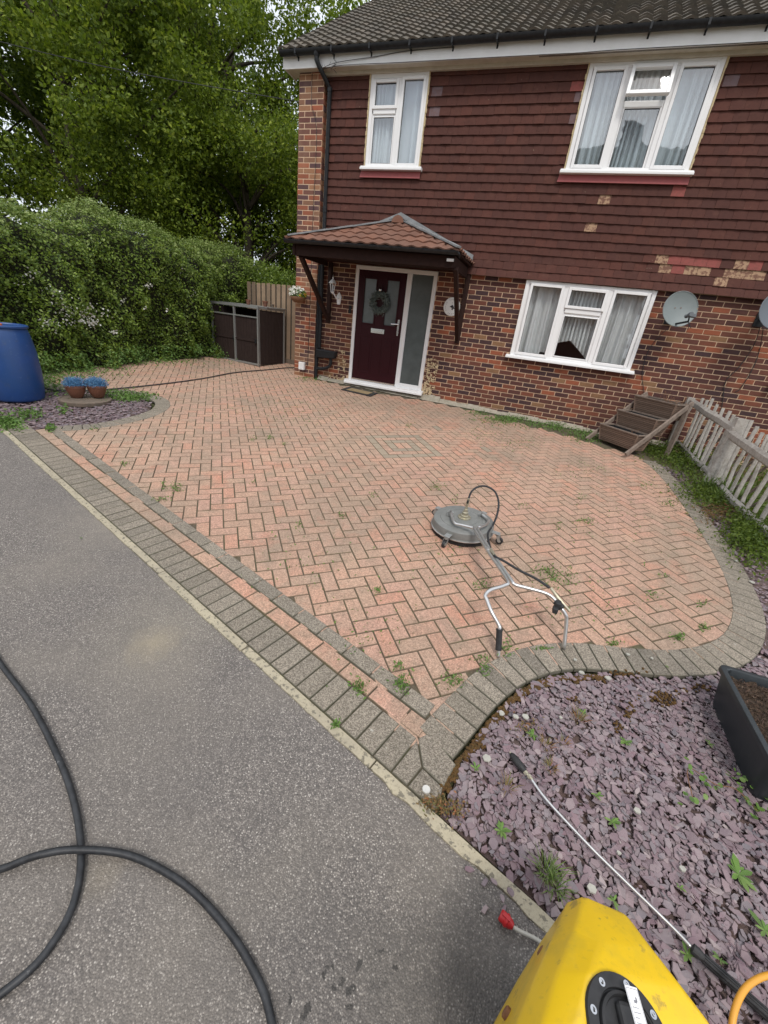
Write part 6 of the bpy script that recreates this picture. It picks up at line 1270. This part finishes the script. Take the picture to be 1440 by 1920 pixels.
for a in (-1.0, -.25, .55, 1.3, 2.4, 3.6):
    mb = MB(); q = ce + ax1 * (math.cos(a) * a1 * .86) + ax2 * (math.sin(a) * a2 * .86) + fn * .007; mb.lathe([(.0065, 0), (.0065, .002), (.0035, .002), (.003, .0005), (0, .0005)], q, 12, (ax1, ax2, fn)); mb.build('screw', M_steel, cap, smooth='auto')
# white sticker on the grip: frame line, small logo block and rows of print
lc = onface(1188, 1925) + fn * .0235; la = (onface(1205, 1990) - onface(1172, 1868)).normalized(); la = (la - fn * la.dot(fn)).normalized(); lb = fn.cross(la).normalized()
mb = MB(); mb.box(lc + la * .0, (.094, .026, .0015), (la, lb, fn)); lab_ = mb.build('sticker', M_label, cap)
mb = MB()
for (a, b, w1, h1) in ((0, .0115, .088, .0006), (0, -.0115, .088, .0006), (-.0437, 0, .0006, .023)): mb.box(lc + la * a + lb * b + fn * .0009, (w1, h1, .0004), (la, lb, fn))
mb.box(lc - la * .030 + lb * .004 + fn * .0009, (.006, .003, .0004), (la, lb, fn)); mb.box(lc - la * .027 + lb * .001 + fn * .0009, (.004, .006, .0004), (la, lb, fn))
for k_ in range(7):
    x_ = -.019 + k_ * .0065; yb_ = -.008
    for j_ in range(rnd.randint(3, 5)): wdt = rnd.uniform(.0012, .003); mb.box(lc + la * x_ + lb * (yb_ + wdt / 2) + fn * .0009, (.0011, wdt, .0004), (la, lb, fn)); yb_ += wdt + .0008
mb.build('print', mat('grey_print', (.22, .22, .24), rough=.6), lab_)
# rusty rivets on the left flank
for (u, v, h) in ((1014, 1783, .44), (948, 1897, .42)):
    q = V3(u, v, h); sn = (secs[2][0] - secs[1][0]).cross(secs[1][1] - secs[1][0]).normalized(); sn = sn if sn.x < 0 else -sn
    t1 = sn.cross(Vector((0, 0, 1))).normalized(); t2 = sn.cross(t1); mb = MB(); mb.lathe([(.0125, -.012), (.0125, .0015), (.009, .004), (0, .005)], q, 14, (t1, t2, sn)); mb.build('rivet', M_rust, ym, smooth='auto')
pg = thing('electric_plug', 'red industrial plug on a grey cable beside the yellow cover', 'plug', at(947, 1722))
pA, pB = at(938, 1714, .02), at(962, 1738, .02); dp_ = (pB - pA).normalized(); s3 = dp_.cross(Vector((0, 0, 1))).normalized(); u3 = s3.cross(dp_); Lp = (pB - pA).length
mb = MB(); mb.lathe([(.0, 0), (.015, .0), (.0175, .004), (.0175, .018), (.020, .019), (.020, .026), (.017, .028), (.015, Lp * .8), (.009, Lp), (.0, Lp)], pA, 14, (s3, u3, dp_)); mb.box(pA + dp_ * .018 + u3 * .016, (.012, .026, .010), (s3, dp_, u3)); mb.build('plug_body', M_red, pg, smooth='auto')
mb = MB(); mb.tube(spline([pB, at(975, 1746, .02), at(998, 1757, .012), at(1016, 1768, .012), at(1050, 1795, .03)], 4), .0062, 8); mb.build('lead_cable', M_cablew, pg, smooth=True)
mb = MB(); hpz = [(1372, 1990, .06), (1371, 1945, .09), (1376, 1900, .11), (1390, 1864, .12), (1410, 1842, .12), (1440, 1829, .11), (1480, 1830, .09), (1530, 1850, .07)]
mb.tube(spline([at(*q) for q in hpz], 6), .0085, 12); tag(mb.build('amber_hose', M_yhose, smooth=True), 'amber yellow hose curling over the lance grip at the bottom right', 'hose')

# ------------------------------------------------------------------ black trough and round marker
q0 = at(1352, 1262, .20); TX0, TX1, TY0, TY1 = 1.30, 1.95, 1.62, 2.23
tr = thing('plant_trough', 'long black plastic trough filled with soil on the slate at the right', 'trough', z_(1.6, 1.95))
zt_ = .135 + .26; zb_ = .11
def ring(ins, z, r=.035, seg=4):
    x0, x1, y0, y1 = TX0 + ins, TX1 - ins, TY0 + ins, TY1 - ins; r = max(.004, r); out = []
    for (cx, cy, a0) in ((x1 - r, y1 - r, 0), (x0 + r, y1 - r, 90), (x0 + r, y0 + r, 180), (x1 - r, y0 + r, 270)):
        for k in range(seg + 1): a = R(a0 + 90 * k / seg); out.append(Vector((cx + r * math.cos(a), cy + r * math.sin(a), z)))
    return out
zg = gz(1.5, 1.9)
rs = [ring(.045, zg - .01), ring(.040, zg + .01), ring(.012, zg + .215), ring(.000, zg + .217), ring(-.002, zg + .225), ring(.0, zg + .243), ring(.004, zg + .246), ring(.022, zg + .246), ring(.026, zg + .240), ring(.030, zg + .12)]
mb = MB(); n = len(rs[0]); mb.add([p for r_ in rs for p in r_], [(i * n + j, i * n + (j + 1) % n, (i + 1) * n + (j + 1) % n, (i + 1) * n + j) for i in range(len(rs) - 1) for j in range(n)] + [tuple(range(n))[::-1]]); mb.build('body', M_trough, tr, smooth='auto')
mb = MB(); nx_, ny_ = 40, 40; V = [(TX0 + .028 + (TX1 - TX0 - .056) * i / nx_, TY0 + .028 + (TY1 - TY0 - .056) * j / ny_, zg + .195 + .010 * smooth_noise(i * .5, j * .6) + rnd.uniform(-.006, .006)) for j in range(ny_ + 1) for i in range(nx_ + 1)]
mb.add(V, [(j * (nx_ + 1) + i, j * (nx_ + 1) + i + 1, (j + 1) * (nx_ + 1) + i + 1, (j + 1) * (nx_ + 1) + i) for j in range(ny_) for i in range(nx_)]); so_ = mb.build('soil', M_soil, tr)
P = np.array([[rnd.uniform(TX0 + .04, TX1 - .04), rnd.uniform(TY0 + .04, TY1 - .04), zg + .205 + rnd.uniform(0, .012)] for i in range(1800)]); V, F = leafmesh(P, .022, rgn, asp=.25, up=.8); npmesh('bark_mulch', V, F, mat('mulch', [(.06, .035, .025), (.10, .06, .04), (.035, .022, .018), (.22, .15, .10)], isl_pos=[0, .5, .8, 1.0], rough=.95), tr, kind='stuff', sides=3)
mk = at(799, 1481, .003); mb = MB(); mb.lathe([(.0165, -.003), (.0170, .001), (.0155, .0035), (.0135, .0025), (.0, .003)], mk + Vector((0, 0, .004)), 24); tag(mb.build('round_marker', mat('worn_white', (.62, .61, .58), rough=.6, noise=(60, .4, (.40, .39, .36))), smooth='auto'), 'white round stud set in the corner paver by the road edging', 'stud')

# ------------------------------------------------------------------ trees beyond the hedge
def crown_leaves(cl_, per, size, rg_, up=.3):
    P = []
    for (c, r) in cl_:
        n = int(per * rg_.uniform(.7, 1.3)); q = rg_.normal(size=(n, 3)); q /= np.linalg.norm(q, axis=1)[:, None]; q *= (rg_.uniform(0, 1, n) ** .45)[:, None] * r; q[:, 2] *= .62; P.append(q + np.array(c))
    P = np.concatenate(P); return leafmesh(P, size, rg_, up=up, asp=.62)
def tree(x, y, h, r, label, m, seed, base=.28, ncl=150, per=150, size=.13, lean=(0, 0), clr=(.45, .95), trunk=.2, sparse=False):
    rg_ = np.random.default_rng(seed); rd = random.Random(seed); g = Vector((x, y, gflat(x, y) - .05)); t = thing('tree', label, 'tree', g, 'trees beyond the hedge')
    cz = h * (1 + base) / 2; rz = h * (1 - base) / 2; cl_ = []
    while len(cl_) < ncl:
        p = rg_.normal(size=3); p /= np.linalg.norm(p); k = rg_.uniform(.25, 1) ** .6; q = Vector((x + lean[0] + p[0] * r * k, y + lean[1] + p[1] * r * k, g.z + cz + p[2] * rz * k))
        w_ = math.sin(q.x * 1.3 + seed) + math.sin(q.y * 1.1 + q.z * 1.4 + seed * 2) + math.sin(q.z * 2.1 - q.x)
        if w_ < (-.9 if not sparse else .2): continue
        cl_.append((q, rd.uniform(*clr)))
    V, F = crown_leaves(cl_, per, size, rg_); npmesh('crown', V, F, m, t, sides=3)
    mb = MB(); top = Vector((x + lean[0] * .6, y + lean[1] * .6, g.z + h * .75)); tp = spline([g, g.lerp(top, .35) + Vector((rd.uniform(-.2, .2), rd.uniform(-.2, .2), 0)), g.lerp(top, .7) + Vector((rd.uniform(-.3, .3), 0, 0)), top], 4); mb.tube(tp, [trunk * (1 - .8 * i / (len(tp) - 1)) for i in range(len(tp))], 9)
    tr_ = mb.build('trunk', M_bark, t, smooth=True); mb = MB(); rd.shuffle(cl_)
    for (q, rr) in cl_[:34]:
        f = max(.2, min(.95, (q.z - g.z) / (h * .75) - rd.uniform(.15, .4))); s0_ = tp[int(f * (len(tp) - 1))]; md = s0_.lerp(q, .5) + Vector((rd.uniform(-.3, .3), rd.uniform(-.3, .3), rd.uniform(.1, .5))); pts_ = spline([s0_, md, q], 4); mb.tube(pts_, [trunk * .32 * (1 - .85 * i / (len(pts_) - 1)) for i in range(len(pts_))], 5)
    mb.build('limbs', M_bark, t, smooth=True)
    return t
tree(-12.9, 10.2, 10.5, 4.0, 'broad oak filling the left edge above the hedge', M_leaf, 1, ncl=300, per=290, base=.10, size=.088)
tree(-11.6, 13.4, 12.5, 4.3, 'tallest dark oak with its trunk showing behind the hedge', M_leaf, 2, ncl=300, per=290, base=.13, trunk=.30, size=.096)
tree(-9.2, 12.1, 6.6, 2.5, 'lower rounded oak in the middle of the tree line', M_leaf, 3, ncl=170, per=290, base=.06, size=.078)
tree(-8.8, 15.6, 10.2, 2.6, 'ragged tree with bare limbs against the sky left of the roof', M_leaf, 4, ncl=115, per=240, base=.10, size=.098)
tree(-15.5, 15.5, 13, 4.6, 'tall leafy tree at the back of the left side', M_leaf2, 5, ncl=230, per=190, base=.06, size=.14)
tree(-17.5, 9.5, 10, 3.8, 'leafy tree at the far left, partly outside the photo', M_leaf2, 9, ncl=170, per=170, base=.06, size=.14)
tree(-7.1, 14.2, 4.8, 2.1, 'dark low tree behind the board fence', M_leaf2, 6, ncl=130, per=210, base=.03, size=.09)
tree(-7.2, 17.8, 8.2, 1.9, 'slim pale tree just left of the house corner', M_hedge, 7, ncl=90, per=120, base=.12, size=.11, clr=(.4, .8))
tree(-9.0, 21.5, 12.8, 2.6, 'thin wispy birch rising behind the roof verge', M_hedge, 8, ncl=60, per=34, base=.4, size=.12, clr=(.5, 1.0), trunk=.10, sparse=True)
sh = thing('shrub', 'low green shrub peeping over the board fence', 'shrub', Vector((-6.1, 10.2, .6)), None)
V, F = leafmesh(np.concatenate([blob(3200, (-6.9, 10.0, 2.25), .80, rgn, .7), blob(3200, (-6.0, 9.9, 2.2), .75, rgn, .62), blob(2800, (-5.1, 10.1, 2.15), .75, rgn, .6), blob(2000, (-7.6, 10.4, 2.4), .8, rgn, .6)]), .06, rgn, asp=.6); npmesh('foliage', V, F, M_hedge, sh, sides=3)
mb = MB()
for i in range(12): a = rnd.uniform(0, 6.28); mb.tube([(-6.0 + rnd.uniform(-.2, .2), 10.2, .5), (-6.0 + 1.1 * math.cos(a), 10.1 + .4 * math.sin(a), 1.9)], .02, 5)
mb.build('stems', M_bark, sh)

# ------------------------------------------------------------------ across the road (seen only in the window panes)
oh = thing('opposite_house', 'brick house across the road, mirrored in the window panes', 'house', (0, -13, -.2))
mb = MB(); mb.b2(-9, 4, -17, -10, -1.2, 6.6); mb.build('wall', M_brick, oh)
mb = MB(); mb.prism([(-9.4, -9.6, 6.6), (-9.4, -17.4, 6.6), (-9.4, -13.5, 11.3)], (13.8, 0, 0)); rf = mb.build('roof', M_roof, oh)
mb = MB(); mb.b2(-4.2, -3.3, -13.9, -13.1, 9.8, 12.3); mb.b2(1.0, 2.1, -13.9, -13.1, 9.8, 12.1); mb.lathe([(.12, 0), (.10, .35)], (-3.9, -13.5, 12.3), 10); mb.build('chimney', M_brick, rf)
